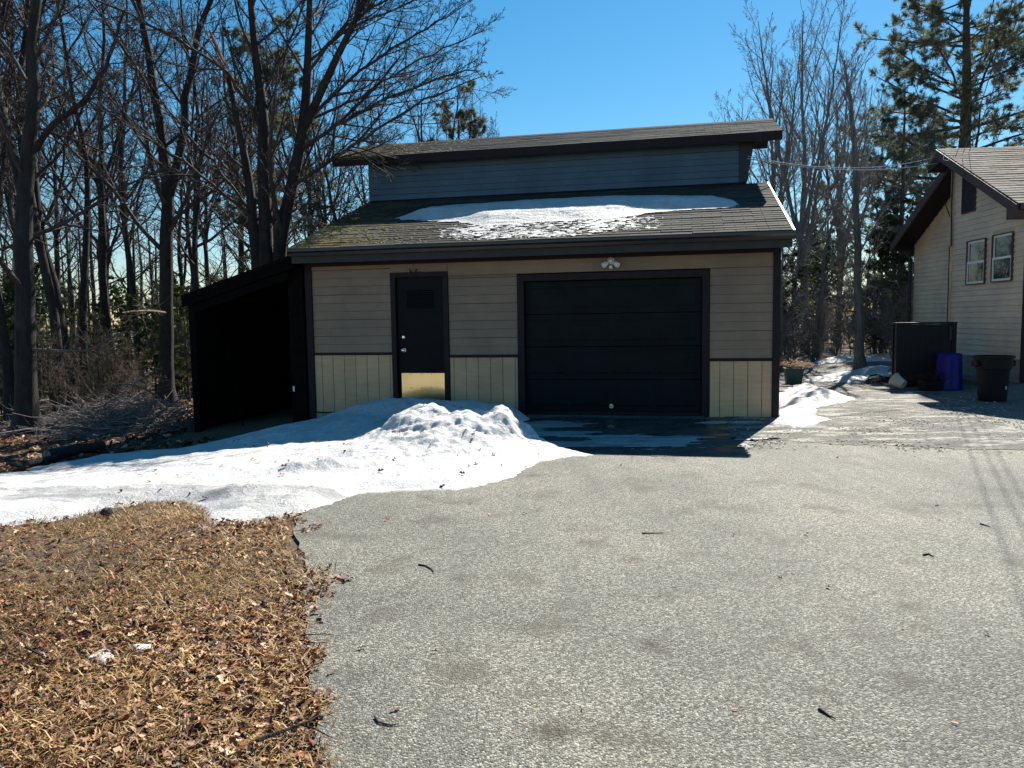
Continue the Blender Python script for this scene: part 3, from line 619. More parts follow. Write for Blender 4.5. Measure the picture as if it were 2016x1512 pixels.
MB().prism([(-0.374, 2.535), (0.02, 2.545), (0.02, 2.57), (-0.374, 2.56)], -3.65, 4.06).build('soffit', M['trim'], gar)
gt = MB().prism([(-0.402, 2.60), (-0.48, 2.60), (-0.50, 2.645), (-0.53, 2.67), (-0.53, 2.708), (-0.515, 2.708), (-0.515, 2.68), (-0.485, 2.655), (-0.465, 2.615), (-0.416, 2.615), (-0.416, 2.70), (-0.402, 2.70)], -3.67, 4.10).build('gutter', M['gutter'], gar)
# ---- snow on the lower roof: a melting sheet with a ragged lower edge
def roof_snow():
    us = np.arange(-3.0, 3.8, 0.02); ss = np.arange(0.02, 3.2, 0.014)
    Ug, Sg = np.meshgrid(us, ss)
    n = -0.45 + Sg * CS
    top = np.interp(Ug, [-2.6, -2.44, -2.1, -0.6, 1.3, 3.04, 3.39, 3.5], [1.1, 1.5, 2.2, 2.35, 2.4, 2.0, 1.55, 1.0])
    bot = np.interp(Ug, [-2.6, -2.24, -1.2, -0.66, 0.25, 1.4, 2.2, 3.0, 3.5], [1.3, 1.17, 0.85, 0.42, 0.55, 0.60, 0.92, 1.0, 1.1])
    ed = np.minimum(top - n, (n - bot) * 1.0)
    low = np.clip((n - bot), -1, 1.0)
    nz_ = fbm(Ug * 0.7, n * 2.2, 3.5, 5, 51)
    f = np.minimum(top - n + 0.06 * fbm(Ug, n, 4, 3, 52), low + 0.10 * nz_ + 0.04 * fbm(Ug, n * 3, 11, 3, 55))
    # patchy thin remnants below, down to the gutter
    rem = 0.80 * bumpf(Ug, n, 0.45, 0.25, 1.9, 0.85, 0, 3) + 1.05 * fbm(Ug * 1.3, n * 4.2, 10, 3, 61) + 0.35 * fbm(Ug, n, 2.0, 3, 66) - 0.60
    T = np.where(f > 0, 0.012 + 0.09 * sstep(0, 0.7, f), 0.0)
    T = np.maximum(T, np.where(rem > 0, 0.006 + 0.02 * np.clip(rem, 0, .5), 0.0))
    T = T * np.clip((n + 0.42) * 20, 0, 1)
    zz = zr(n) + T + 0.013
    V = np.stack([Ug - SN * 0, n, zz + 0.012 * fbm(Ug, n, 5, 3, 71) * (T > 0.04)], -1).reshape(-1, 3); nx = len(us); ny = len(ss)
    i = (np.arange(ny - 1)[:, None] * nx + np.arange(nx - 1)[None, :]); Q = np.stack([i, i + 1, i + nx + 1, i + nx], -1); k = T > 0.004
    Q = Q[k[:-1, :-1] & k[1:, :-1] & k[:-1, 1:] & k[1:, 1:]]; used = np.unique(Q); rm = np.full(len(V), -1); rm[used] = np.arange(len(used))
    o = obj_from('roof_snow', raw_mesh('roof_snow', V[used], rm[Q], smooth=True), M['snow'], kind='stuff', label='melting sheet of snow lying on the lower garage roof', cat='snow')
    o.location = GO; o.rotation_euler = (0, 0, -TH)
roof_snow()
# ---- upper storey
CN = 2.95
MB().box(-3.66, 3.67, CN + 0.03, CN + 0.12, 3.7, 4.80).box(-3.66, -3.56, CN + .12, 4.9, 3.5, 4.72).box(3.57, 3.67, CN + .12, 4.9, 3.5, 4.72).box(-3.56, 3.57, 4.8, 4.9, 3.5, 4.95).build('upper_wall', M['dark'], gar)
lap(gar, -3.67, 3.58, 3.97, 4.79, CN + 0.028, M['grey'], 0.118, 'upper_siding_board')
MB().box(3.583, 3.685, CN - 0.004, CN + 0.1, 3.94, 4.79).build('upper_corner_board', M['fascia'], gar)
MB().prism([(3.686, 3.95), (3.72, 3.98), (3.85, 4.74), (3.686, 4.74)], CN + 0.0, CN + 0.04, 'y').build('wing_board', M['fascia'], gar)
MB().prism([(CN - 0.05, zr(CN - 0.05) + 0.016), (CN + 0.005, zr(CN) + 0.016), (CN + 0.005, zr(CN) + 0.035), (CN - 0.004, zr(CN) + 0.035)], -3.67, 3.68).build('flashing', M['gutter'], gar)
E0, EZ = 2.70, 4.80
def zu(n): return EZ + SL * (n - E0)
RN = 4.3
ur = MB().prism([(E0, zu(E0) - 0.03), (RN, zu(RN) - 0.03), (RN + 0.9, zu(RN) - 0.36), (RN + 0.9, zu(RN) - 0.33), (RN, zu(RN)), (E0, zu(E0))], -4.33, 4.30).build('upper_roof', M['shingle2'], gar)
sh2 = [strip_mesh('upper_shingle_strip', M['shingle2']) for _ in range(4)]
shingles(ur, sh2, -4.34, 4.31, E0 - 0.012, zu(E0 - 0.012), RN, SL)
MB().box(-4.33, 4.30, E0, E0 + 0.03, EZ - 0.15, EZ - 0.031).build('upper_fascia', M['trim'], gar)
for u in (-4.33, 4.275):
    MB().prism([(E0 + 0.031, zu(E0) - 0.15), (RN, zu(RN) - 0.15), (RN, zu(RN) - 0.031), (E0 + 0.031, zu(E0) - 0.031)], u, u + 0.025).build('upper_rake_board', M['trim'], gar)
MB().prism([(E0 + 0.031, EZ - 0.135), (CN + 0.02, EZ - 0.04), (CN + 0.02, EZ - 0.03), (E0 + 0.031, EZ - 0.12)], -4.30, 4.27).build('upper_soffit', M['fascia'], gar)
MB().prism([(4.92, 3.98), (6.6, 3.48), (6.6, 3.54), (4.92, 4.04)], -3.70, 4.07).build('rear_roof', M['shingle2'], gar)
MB().prism([(RN - 0.12, zu(RN - .12) + 0.016), (RN, zu(RN) + 0.03), (RN + 0.12, zu(RN - .12) + 0.016), (RN, zu(RN) + 0.012)], -4.34, 4.31).build('ridge_cap', M['shingle2'], ur)
# ---- moss cushions on the left end of both roofs
def moss(parent, count, u0, u1, n0, n1, zf):
    rs = np.random.RandomState(9); V = []; Q = []
    ring = 6
    for k in range(count):
        u = u0 + (u1 - u0) * rs.rand() ** 1.7; n = n0 + (n1 - n0) * rs.rand(); r0 = rs.uniform(0.010, 0.034); h = r0 * rs.uniform(0.25, 0.5); b = len(V); z = zf(n) + 0.008
        for rr, hh in ((1.0, 0.0), (0.75, 0.65), (0.3, 1.0)):
            for a in range(ring):
                t = a * 2 * math.pi / ring + k; q = r0 * rr * rs.uniform(.8, 1.2)
                V.append((u + 1.5 * q * math.cos(t), n + q * math.sin(t), z + hh * h + SL * q * math.sin(t)))
        for i in range(2):
            for a in range(ring):
                a2 = (a + 1) % ring; Q.append((b + i * ring + a, b + i * ring + a2, b + (i + 1) * ring + a2, b + (i + 1) * ring + a))
        Q.append((b + 12, b + 13, b + 14, b + 15)); Q.append((b + 12, b + 15, b + 16, b + 17))
    obj_from('moss', raw_mesh('moss', V, Q, smooth=True), M['moss'], parent, kind='stuff')
moss(rf, 420, -3.66, -1.4, -0.44, 0.75, zr); moss(ur, 380, -4.3, -1.8, E0, RN, zu)

# ---- floodlight over the overhead door
fl = empty('floodlight', gw(1.48, 0.012, 2.40), -TH, 'white twin-head floodlight with motion sensor above the overhead door', 'floodlight')
MB().lathe([(0.055, 0.0), (0.058, -0.02), (0.045, -0.035), (0.0, -0.036)], 18, (0, 0, 0.0), False, 'y').build('base', M['white'], fl, smooth=True)
MB().tube([(0, -0.02, 0.03), (0, -0.06, 0.0), (0, -0.07, -0.05)], [0.035, 0.034, 0.014], 10).build('bracket', M['white'], fl, smooth=True)
for s in (-1, 1):
    d = Vector((s * 0.72, -0.45, -0.5)).normalized(); p0 = Vector((s * 0.02, -0.055, -0.005)); ts = [0, 0.03, 0.05, 0.10, 0.13]; rr = [0.014, 0.016, 0.034, 0.046, 0.044]
    hd = MB().tube([tuple(p0 + d * t) for t in ts], rr, 14).build('lamp_head', M['white'], fl, smooth=True)
    e = p0 + d * 0.1295; MB().tube([tuple(e), tuple(e + d * 0.006)], [0.04, 0.036], 14).build('lens', M['vinyl'], hd, smooth=True)
MB().tube([(0, -0.065, -0.075), (0, -0.07, -0.095), (0, -0.075, -0.12)], [0.024, 0.03, 0.024], 12).build('sensor', M['white'], fl, smooth=True)

# ---- lean-to shed on the left of the garage
sd_ = empty('lean_to_shed', gw(-4.7, 1.4, -0.3), -TH, 'black open-fronted lean-to shed against the left wall of the garage', 'shed')
def SX(b): # garage-frame coordinates to the shed's own origin
    b.v = [(x + 4.7, y - 1.4, z + 0.3) for x, y, z in b.v]; return b
UL = -5.70
def zs(u): return 2.66 + (u + 3.66) * 0.30
SX(MB().prism([(UL - 0.07, zs(UL - .07) - 0.06), (-3.66, zs(-3.66) - 0.06), (-3.66, zs(-3.66)), (UL - 0.07, zs(UL - .07))], -0.32, 3.3, 'y')).build('roof', M['dark'], sd_)
SX(MB().prism([(UL - 0.07, zs(UL - .07) - 0.20), (-3.66, zs(-3.66) - 0.22), (-3.66, zs(-3.66) - 0.061), (UL - 0.07, zs(UL - .07) - 0.061)], -0.31, -0.27, 'y')).build('front_fascia', M['dark'], sd_)
for u, n in ((UL, -0.2), (UL, 3.1)):
    SX(MB().box(u, u + 0.12, n - 0.05, n + 0.07, -0.75, zs(u) - 0.062)).build('post', M['dark'], sd_, bevel=0.005)
SX(MB().prism([(UL + 0.121, zs(UL) - 0.32), (-3.82, zs(-3.82) - 0.36), (-3.82, zs(-3.82) - 0.23), (UL + 0.121, zs(UL + .12) - 0.21)], -0.25, -0.19, 'y')).build('header_beam', M['dark'], sd_)
for k in range(11):
    u = UL + 0.125 + k * 0.195; SX(MB().box(u, u + 0.20, 2.98 + 0.004 * (k % 2), 3.0 + 0.004 * (k % 2), -0.6, zs(u) - 0.065)).build('rear_board', M['dark'], sd_)
SX(MB().box(UL + 0.005, -3.67, 3.035, 3.049, -0.6, zs(UL) - 0.07)).build('rear_light_stop', M['dark'], sd_)  # added unseen sheet behind the boards, stops light leaking into the shed
SX(MB().box(-3.665, -3.645, 0.12, 3.0, -0.4, 2.4)).build('inner_lining', M['dark'], sd_)
for k in range(15):
    n = -0.12 + k * 0.21; SX(MB().box(UL + 0.02 + .003 * (k % 2), UL + 0.042 + .003 * (k % 2), n, n + 0.215, -0.6, zs(UL) - 0.07)).build('side_board', M['dark'], sd_)
SX(MB().box(-3.80, -3.66, -0.06, 0.1, -0.5, 2.44)).build('post', M['dark'], sd_)
SX(MB().box(-3.90, -3.872, -0.075, -0.061, 0.37, 0.46)).build('white_tag', M['white'], sd_)
SX(MB().box(-3.93, -3.801, -0.06, 0.06, -0.5, 2.40)).build('door_jamb', M['dark'], sd_)
pole = MB().tube([gw(-5.35, 0.3, 1.25), gw(-5.15, 0.18, 0.5), gw(-4.95, 0.05, -0.25)], 0.014, 6).build('leaning_pole', M['dark'], None)
tag(pole, 'thin pole leaning inside the dark lean-to shed', 'pole')

# ================================================================== HOUSE ON THE RIGHT
hs_ = empty('house', HO, -PH, 'tan clapboard house with brown gable trim at the right edge', 'house')
RZ, RNH = 5.13, 2.47            # ridge height and position
S1 = (RZ - 3.48) / (RNH + 0.79); S2 = (RZ - 3.42) / (5.9 - RNH)
def zh1(n): return RZ - S1 * (RNH - n)
def zh2(n): return RZ - S2 * (n - RNH)
HX = 7.5
MB().prism([(-0.46, -0.1), (RNH, -0.1), (RNH, zh1(RNH) - 0.16), (-0.46, zh1(-0.46) - 0.16)], 0.03, HX).build('wall', M['hside'], hs_)
MB().prism([(RNH + 0.001, -0.1), (5.72, -0.1), (5.72, zh2(5.72) - 0.16), (RNH + 0.001, zh2(RNH) - 0.16)], 0.58, HX - 0.1).build('rear_wall', M['hside2'], hs_)
MB().prism([(-0.44, -0.1), (RNH - 0.03, -0.1), (RNH - 0.03, 0.64), (-0.44, 0.64)], 0.008, 0.029).build('foundation', M['conc'], hs_)
MB().prism([(RNH + 0.02, -0.1), (5.7, -0.1), (5.7, 0.64), (RNH + 0.02, 0.64)], 0.555, 0.579).build('rear_foundation', M['conc'], hs_)
wins = [(0.99, 1.71, 2.13, 3.02), (0.0, 0.70, 2.14, 3.04)]    # n0 n1 z0 z1 openings
vent = (1.48, 2.02, 3.66, 4.40)
def hboards(n0, n1, z0, ztop, ux, m, zroof, holes, name):
    z = z0
    while z < ztop - 0.02:
        zt = z + 0.114
        a, b_ = n0, n1
        # clip by the roof line
        lim = [n for n in np.linspace(n0, n1, 400) if zroof(n) - 0.17 > z + 0.06]
        if len(lim) < 4: break
        a, b_ = lim[0], lim[-1]
        segs = [(a, b_)]
        for h0, h1, q0, q1 in holes:
            if zt > q0 and z < q1:
                ns = []
                for s0, s1 in segs:
                    if h1 <= s0 or h0 >= s1: ns.append((s0, s1)); continue
                    if h0 - s0 > 0.02: ns.append((s0, h0))
                    if s1 - h1 > 0.02: ns.append((h1, s1))
                segs = ns
        for s0, s1 in segs:
            b = MB(); prof = [(ux, z), (ux - 0.024, z + 0.001), (ux - 0.005, zt - 0.001), (ux, zt - 0.001)]
            b.prism(prof, s0, s1, 'y'); b.build(name, m, hs_)
        z = zt
hboards(-0.44, RNH - 0.03, 0.63, 5.2, 0.028, M['hside'], zh1, [(w[0] - .018, w[1] + .018, w[2] + .0, w[3] - .0) for w in wins] + [(vent[0] - .02, vent[1] + .02, vent[2] - .02, vent[3] + .02)], 'clapboard')
hboards(RNH + 0.02, 5.70, 0.63, 5.2, 0.578, M['hside2'], zh2, [], 'rear_clapboard')
MB().box(-0.03, 0.05, RNH - 0.028, RNH + 0.015, 0.2, zh1(RNH) - 0.2).build('corner_trim', M['hside'], hs_)
MB().box(-0.045, -0.031, RNH - 0.025, RNH - 0.005, 0.9, 3.0).build('conduit', M['cable'], hs_)
MB().tube([(-0.02, RNH - 0.05, 3.0), (-0.035, RNH - 0.04, 3.9), (-0.03, RNH - 0.04, 4.6), (-0.1, RNH - 0.03, 4.8)], 0.016, 6).build('conduit', M['cable'], hs_)
MB().box(-0.03, 0.05, -0.47, -0.441, 0.1, 3.36).build('corner_trim', M['trim'], hs_)
for n0, n1, z0, z1 in wins:
    w = MB(); d0, d1 = -0.028, 0.03
    w.box(d0, d1, n0 - 0.018, n0 - 0.002, z0 - 0.018, z1 + 0.018).box(d0, d1, n1 + 0.002, n1 + 0.018, z0 - 0.018, z1 + 0.018).box(d0 + .001, d1, n0 - 0.0019, n1 + 0.0019, z1 + 0.001, z1 + 0.018).box(d0 + .001, d1, n0 - 0.0019, n1 + 0.0019, z0 - 0.018, z0 - 0.001)
    wo = w.build('window', M['htrim'], hs_)
    zm = (z0 + z1) / 2
    for a0, a1, dd, nm in ((z0, zm + 0.02, 0.0, 'lower_sash'), (zm - 0.02, z1, 0.014, 'upper_sash')):
        s = MB(); e = dd - 0.012; t = 0.044
        s.box(e, e + .024, n0, n0 + t, a0, a1).box(e, e + .024, n1 - t, n1, a0, a1).box(e + .0005, e + .024, n0 + t, n1 - t, a0, a0 + t).box(e + .0005, e + .024, n0 + t, n1 - t, a1 - t, a1)
        s.build(nm, M['vinyl'], wo)
        MB().box(e + 0.012, e + 0.016, n0 + t - .003, n1 - t + .003, a0 + t - .003, a1 - t + .003).build('pane', M['glass'], wo)
v = MB().box(-0.012, 0.029, vent[0] - .018, vent[0], vent[2] - .018, vent[3] + .018).box(-0.012, 0.029, vent[1], vent[1] + .018, vent[2] - .018, vent[3] + .018).box(-0.011, 0.029, vent[0], vent[1], vent[2] - .018, vent[2]).box(-0.011, 0.029, vent[0], vent[1], vent[3], vent[3] + .018).build('gable_vent', M['htrim'], hs_)
MB().box(0.021, 0.0275, vent[0] + .001, vent[1] - .001, vent[2] + .001, vent[3] - .001).build('vent_backing', M['vent'], v)
for k in range(14):
    z = vent[2] + 0.008 + k * (vent[3] - vent[2] - 0.01) / 14
    MB().hexa([(-0.008, vent[0] + .002, z), (0.02, vent[0] + .002, z + .03), (0.02, vent[1] - .002, z + .03), (-0.008, vent[1] - .002, z), (-0.008, vent[0] + .002, z + .008), (0.02, vent[0] + .002, z + .038), (0.02, vent[1] - .002, z + .038), (-0.008, vent[1] - .002, z + .008)]).build('vent_slat', M['vent'], v)
# roof planes
nr = MB().prism([(-0.80, zh1(-0.80) - 0.06), (RNH, zh1(RNH) - 0.06), (RNH, zh1(RNH)), (-0.80, zh1(-0.80))], -0.36, HX).build('roof', M['hshingle'], hs_)
fr = MB().prism([(RNH + 0.001, zh2(RNH) - 0.06), (5.95, zh2(5.95) - 0.06), (5.95, zh2(5.95)), (RNH + 0.001, zh2(RNH))], 0.10, HX).build('rear_roof', M['hshingle'], hs_)
MB().prism([(RNH + 0.001, zh2(RNH) - 0.061), (RNH + 0.5, zh2(RNH + .5) - 0.061), (RNH + 0.5, zh2(RNH + .5) - 0.001), (RNH + 0.001, zh2(RNH) - 0.001)], -0.36, 0.099).build('peak_roof', M['hshingle'], hs_)
MB().prism([(RNH - 0.1, zh2(RNH) - 0.30), (RNH + 0.5, zh2(RNH + .5) - 0.18), (RNH + 0.5, zh2(RNH + .5) - 0.062), (RNH - 0.1, zh2(RNH) - 0.14)], -0.33, 0.05).build('peak_soffit', M['trim'], hs_)
hsh = [strip_mesh('house_shingle_strip', M['hshingle']) for _ in range(4)]
def shingles_h():
    L = math.hypot(RNH + 0.8, S1 * (RNH + 0.8)); ca = 1 / math.hypot(1, S1); sa = S1 * ca; s = 0; c = 0
    while s < L - 0.03:
        u = -0.37 - (0.4572 if c % 2 else 0)
        while u < 3.4:
            us = max(u, -0.37)
            o = bpy.data.objects.new('shingle', random.choice(hsh)); link(o, nr)
            o.location = (us, -0.81 + s * ca, zh1(-0.81) + s * sa + 0.003); o.rotation_euler = (math.atan2(sa, ca), random.uniform(-.004, .004), random.uniform(-.003, .003))
            o.scale = ((u + 0.9144 - us) / 0.9144, min(1, (L - s) / 0.172), random.uniform(1.0, 1.8)); u += 0.9144
        s += 0.142; c += 1
shingles_h()
MB().prism([(-0.82, zh1(-0.82) - 0.21), (RNH - 0.02, zh1(RNH) - 0.20), (RNH - 0.02, zh1(RNH) - 0.012), (-0.82, zh1(-0.82) - 0.012)], -0.40, -0.361).build('rake_board', M['htrim'], hs_)
MB().prism([(-0.80, zh1(-0.8) - 0.065), (-0.44, zh1(-0.44) - 0.065), (-0.44, zh1(-0.8) - 0.25), (-0.80, zh1(-0.8) - 0.25)], -0.37, -0.02).build('eave_return', M['htrim'], hs_)
MB().prism([(-0.46, zh1(-0.46) - 0.17), (RNH - 0.02, zh1(RNH) - 0.17), (RNH - 0.02, zh1(RNH) - 0.155), (-0.46, zh1(-0.46) - 0.155)], -0.36, 0.02).build('soffit', M['htrim'], hs_)
MB().prism([(RNH + 0.3, zh2(RNH + .3) - 0.20), (6.0, zh2(6.0) - 0.20), (6.0, zh2(6.0) + 0.012), (RNH + 0.3, zh2(RNH + .3) + 0.012)], 0.06, 0.099).build('rear_rake_board', M['htrim'], hs_)
MB().prism([(RNH + 0.1, zh2(RNH + .1) - 0.19), (5.95, zh2(5.95) - 0.19), (5.95, zh2(5.95) - 0.17), (RNH + 0.1, zh2(RNH + .1) - 0.17)], 0.10, 0.58).build('rear_soffit', M['trim'], hs_)
MB().prism([(5.72, zh2(5.9) - 0.22), (5.95, zh2(5.9) - 0.22), (5.95, zh2(5.95) - 0.07), (5.72, zh2(5.95) - 0.07)], 0.12, 0.9).build('rear_eave_return', M['trim'], hs_)
MB().box(-0.36, HX, -0.90, -0.805, 3.36, 3.47).build('gutter', M['gutter'], hs_)
MB().tube([(0.38, 5.80, 3.2), (0.44, 5.82, 3.1), (0.50, 5.76, 2.95), (0.50, 5.76, 0.3)], 0.05, 10).build('downspout', M['cable'], hs_, smooth=True)
cb = MB().tube([(0.30, 3.5, 4.1), (0.53, 3.55, 3.6), (0.54, 3.58, 2.6), (0.535, 3.62, 1.8), (0.54, 3.66, 1.0), (0.54, 3.66, 0.5)], 0.014, 6).build('wall_cable', M['cable'], hs_)
# satellite dish on the rear slope
sd2 = empty('satellite_dish', hw(0.9, 4.6, zh2(4.6)), 0, 'grey satellite dish on the far slope of the house roof', 'satellite dish')
MB().tube([(0, 0, 0), (-0.08, 0, 0.25), (-0.12, -0.02, 0.42)], 0.02, 8).build('mast', M['dish'], sd2)
dv = MB(); prof = [(0.0, 0.0), (0.12, 0.012), (0.24, 0.04), (0.33, 0.08), (0.335, 0.075), (0.24, 0.03), (0.12, 0.0), (0.0, -0.012)]
dv.lathe(prof, 24, (0, 0, 0), False); dsh = dv.build('reflector', M['dish'], sd2, smooth=True); dsh.location = (-0.16, -0.05, 0.5); dsh.rotation_euler = (R(70), R(0), R(-40))
MB().tube([(-0.14, -0.04, 0.25), (-0.3, -0.32, 0.3)], 0.012, 6).build('feed_arm', M['dish'], sd2)

# overhead wires between the roofs and up to the service pole
def catenary(a, b, sag, n=20):
    a = np.array(a); b = np.array(b); t = np.linspace(0, 1, n)[:, None]; p = a + (b - a) * t; p[:, 2] -= sag * 4 * (t * (1 - t))[:, 0]; return p
wa, wb = gw(3.70, 2.55, 4.36), hw(-0.38, 2.40, 4.95)
tag(MB().tube(catenary(wa, wb, 0.22), 0.008, 5).build('overhead_wire', M['wire']), 'upper bright wire slung between the garage and the house peak', 'wire', 'wires between the buildings')
tag(MB().tube(catenary(wa + [0, 0, -0.04], wb + [0, 0, -0.14], 0.17), 0.009, 5).build('overhead_wire', M['wire']), 'lower of the two bright wires from garage to house peak', 'wire', 'wires between the buildings')
for k, (dx, lab) in enumerate(((0, 'leftmost thin cable rising from house ridge into the sky'), (40, 'middle thin cable rising from house ridge into the sky'), (62, 'rightmost thin cable rising from house ridge into the sky'))):
    a = hw(-0.36 + 0.25 * k, 1.6 + 0.25 * k, 4.78 + 0.1 * k); b = at(1965 + dx, -40, 7.5)
    tag(MB().tube(catenary(a, b, 0.12), 0.006, 5).build('service_cable', M['cable']), lab, 'cable', 'service cables')
tag(MB().tube([hw(-0.41, 2.0, 4.98), hw(-0.45, 1.95, 4.80), hw(-0.45, 1.75, 4.74), hw(-0.40, 1.55, 4.80)], 0.009, 5).build('drip_loop', M['white']), 'pale drip loop of cable on the house gable peak', 'cable')

# ================================================================== YARD THINGS
def ground_at(x, y): return float(gz(x, y))
def gpos(px, py):                        # ground point under a pixel, following the land
    z = 0.0
    for _ in range(6):
        P = gp(px, py, z); z = ground_at(P[0], P[1])
    return np.array([P[0], P[1], z])
# blue barrel, standing upside down
p = gpos(1867, 769)
bb = empty('barrel', p, 0, 'bright blue plastic barrel standing by the house wall', 'barrel')
MB().lathe([(0.0, 0.0), (0.228, 0.0), (0.238, 0.012), (0.240, 0.05), (0.236, 0.07), (0.236, 0.30), (0.232, 0.32), (0.228, 0.52), (0.222, 0.69), (0.214, 0.72), (0.206, 0.735), (0.196, 0.738), (0.190, 0.715), (0.0, 0.712)], 40, cap=False).build('body', M['blue'], bb, smooth=True)
MB().lathe([(0.241, 0.03), (0.247, 0.035), (0.247, 0.055), (0.241, 0.06)], 40, cap=False).build('rib', M['blue'], bb, smooth=True)
MB().lathe([(0.0, 0.0), (0.025, 0.0), (0.025, 0.02), (0.0, 0.02)], 12, (0.08, 0.05, 0.712), False).build('bung', M['blue'], bb, smooth=True)
# black bin
p = gpos(1953, 789)
tb = empty('trash_can', p, 0, 'black open plastic trash can in the shade of the house', 'trash can')
MB().lathe([(0.0, 0.0), (0.205, 0.0), (0.212, 0.02), (0.222, 0.12), (0.25, 0.54), (0.252, 0.55), (0.285, 0.56), (0.295, 0.74), (0.318, 0.745), (0.322, 0.765), (0.318, 0.785), (0.300, 0.785), (0.292, 0.75), (0.245, 0.50), (0.20, 0.03), (0.0, 0.03)], 40, cap=False).build('body', M['black'], tb, smooth=True)
for s in (-1, 1):
    MB().box(s * 0.29 if s > 0 else -0.345, 0.345 if s > 0 else -0.29, -0.08, 0.08, 0.60, 0.70).build('handle', M['black'], tb, bevel=0.015)
MB().box(0.07, 0.085, -0.250, -0.235, 0.22, 0.27).build('sticker', M['white'], tb)
# dark screen enclosure
p = gpos(1765, 763); q = gpos(1868, 766)
en = empty('plank_enclosure', p, -0.32, 'dark plank screen box standing left of the blue barrel', 'enclosure')
ww = 1.04; EH = 1.31 - p[2]
for k in range(8):
    a = k * ww / 8; MB().box(a + .0008, a + ww / 8 - .0008, 0.0 + .003 * (k % 2), 0.022, 0.01, EH - 0.002 - 0.003 * (k % 3)).build('plank', M['black'], en)
for k in range(5):
    a = 0.05 + k * 0.09; MB().box(-0.001, 0.02, a, a + 0.086, 0.01, EH - 0.004).build('side_plank', M['black'], en); MB().box(ww - 0.02, ww + 0.001, a, a + 0.086, 0.01, EH - 0.004).build('side_plank', M['black'], en)
for a, b_ in ((-0.03, 0.05), (-0.03, 0.52), (ww - 0.05, 0.05), (ww - 0.05, 0.52)):
    MB().box(a, a + 0.08, b_ - 0.075, b_ - 0.001, -0.05, EH).build('post', M['black'], en)
MB().box(-0.04, ww + 0.04, -0.035, 0.54, EH + 0.001, EH + 0.035).build('cap_board', M['black'], en)
MB().box(ww - 0.10, ww - 0.055, -0.034, -0.004, EH - 0.33, EH - 0.05).build('grey_box', M['fascia'], en)
# green planter with dry grass, boards beside it
p = gpos(1562, 757)
pl = empty('planter', p, -TH, 'square green planter with a tuft of dry straw beside the garage corner', 'planter')
MB().hexa([(-.15, -.15, 0), (.15, -.15, 0), (.15, .15, 0), (-.15, .15, 0), (-.19, -.19, .33), (.19, -.19, .33), (.19, .19, .33), (-.19, .19, .33)]).build('tub', M['green'], pl)
MB().box(-.205, .205, -.205, .205, .331, .37).build('rim', M['green'], pl, bevel=0.006)
def tuft(n, r, h, lean, seed, c=(0, 0, 0)):
    rs = np.random.RandomState(seed); P = np.zeros((n, 4, 3)); a = rs.rand(n) * 6.28; rr = r * np.sqrt(rs.rand(n))
    P[:, 0] = np.stack([rr * np.cos(a), rr * np.sin(a), 0 * a], -1) + c
    d = np.stack([0.6 * np.cos(a) + lean[0] + .3 * rs.randn(n), 0.6 * np.sin(a) + lean[1] + .3 * rs.randn(n), 1 + 0 * a], -1)
    for k in range(3):
        d[:, 2] -= 0.42; dn = d / np.linalg.norm(d, axis=1, keepdims=True); P[:, k + 1] = P[:, k] + dn * (h * rs.uniform(.25, .5, n))[:, None]
    return tubes(P, np.tile([0.004, 0.0035, 0.003, 0.0015], (n, 1)), 3)
def tint_attr(me, vals):
    a = me.attributes.new('tint', 'FLOAT', 'POINT'); a.data.foreach_set('value', np.asarray(vals, np.float32))
V, Q = tuft(260, 0.17, 0.33, (0.45, -.1), 5, (0, 0, 0.36)); me = raw_mesh('straw', V, Q); tint_attr(me, np.random.RandomState(1).rand(len(V)) * .5 + .5)
obj_from('straw', me, M['grass'], pl)
for k, (x, y, rz, L_, lab) in enumerate(((1546, 772, 0.35, 0.9, 'weathered grey board lying by the green planter'), (1552, 778, -0.1, 0.7, 'second weathered board, lower on the small pile by the planter'))):
    p = gpos(x, y); b = MB().box(-L_ / 2, L_ / 2, -0.06, 0.06, 0.0, 0.03); o = b.build('scrap_board', M['tanwood'], None, bevel=0.004, label=lab, cat='board', group='scrap boards by the planter')
    o.location = (p[0] - 0.15, p[1] + 0.25, p[2] + 0.04 + 0.05 * (1 - k)); o.rotation_euler = (0.03, 0.05, rz)
# pot lying on its side, stone, small black planter with dead plant, hose, leaf heap
p = gpos(1781, 770); o = MB().lathe([(0.0, 0.0), (0.085, 0.0), (0.09, 0.01), (0.125, 0.20), (0.14, 0.205), (0.14, 0.235), (0.122, 0.235), (0.112, 0.19), (0.078, 0.02), (0.0, 0.02)], 26, cap=False).build('flower_pot', M['pot'], None, smooth=True, label='pale clay flower pot tipped on its side by the enclosure', cat='pot')
o.location = (p[0] - 0.02, p[1], p[2] + 0.125); o.rotation_euler = (R(-20), R(62), R(100))
def stone(name, px, py, r0, m, label, sq=0.55, seed=0):
    rs = np.random.RandomState(seed); b = MB(); P = gpos(px, py); n = 12; prof = [(0.55, 0.0), (0.95, 0.2), (1.0, 0.5), (0.7, 0.85), (0.25, 1.0)]
    b.lathe([(a * r0, z * r0 * 2 * sq) for a, z in prof], n)
    b.v = [(x * (1 + .25 * rs.randn() * .5) * 1.25, y * (1 + .2 * rs.randn() * .5), z * (1 + .15 * rs.randn() * .5)) for x, y, z in b.v]
    o = b.build(name, m, None, smooth=True, label=label, cat='stone'); o.location = (P[0], P[1], P[2] - 0.01); return o
stone('stone', 1790, 774, 0.08, M['white'], 'white flat stone on the pavement beside the tipped pot', 0.2, 2)
stone('stone', 213, 1012, 0.05, M['rock'], 'small dark stone at the edge of snow and lawn', 0.6, 3)
stone('snow_chunk', 688, 822, 0.10, M['snow'], 'loose chunk of snow beside the garage wall left of the door', 0.45, 4)['category'] = 'snow'
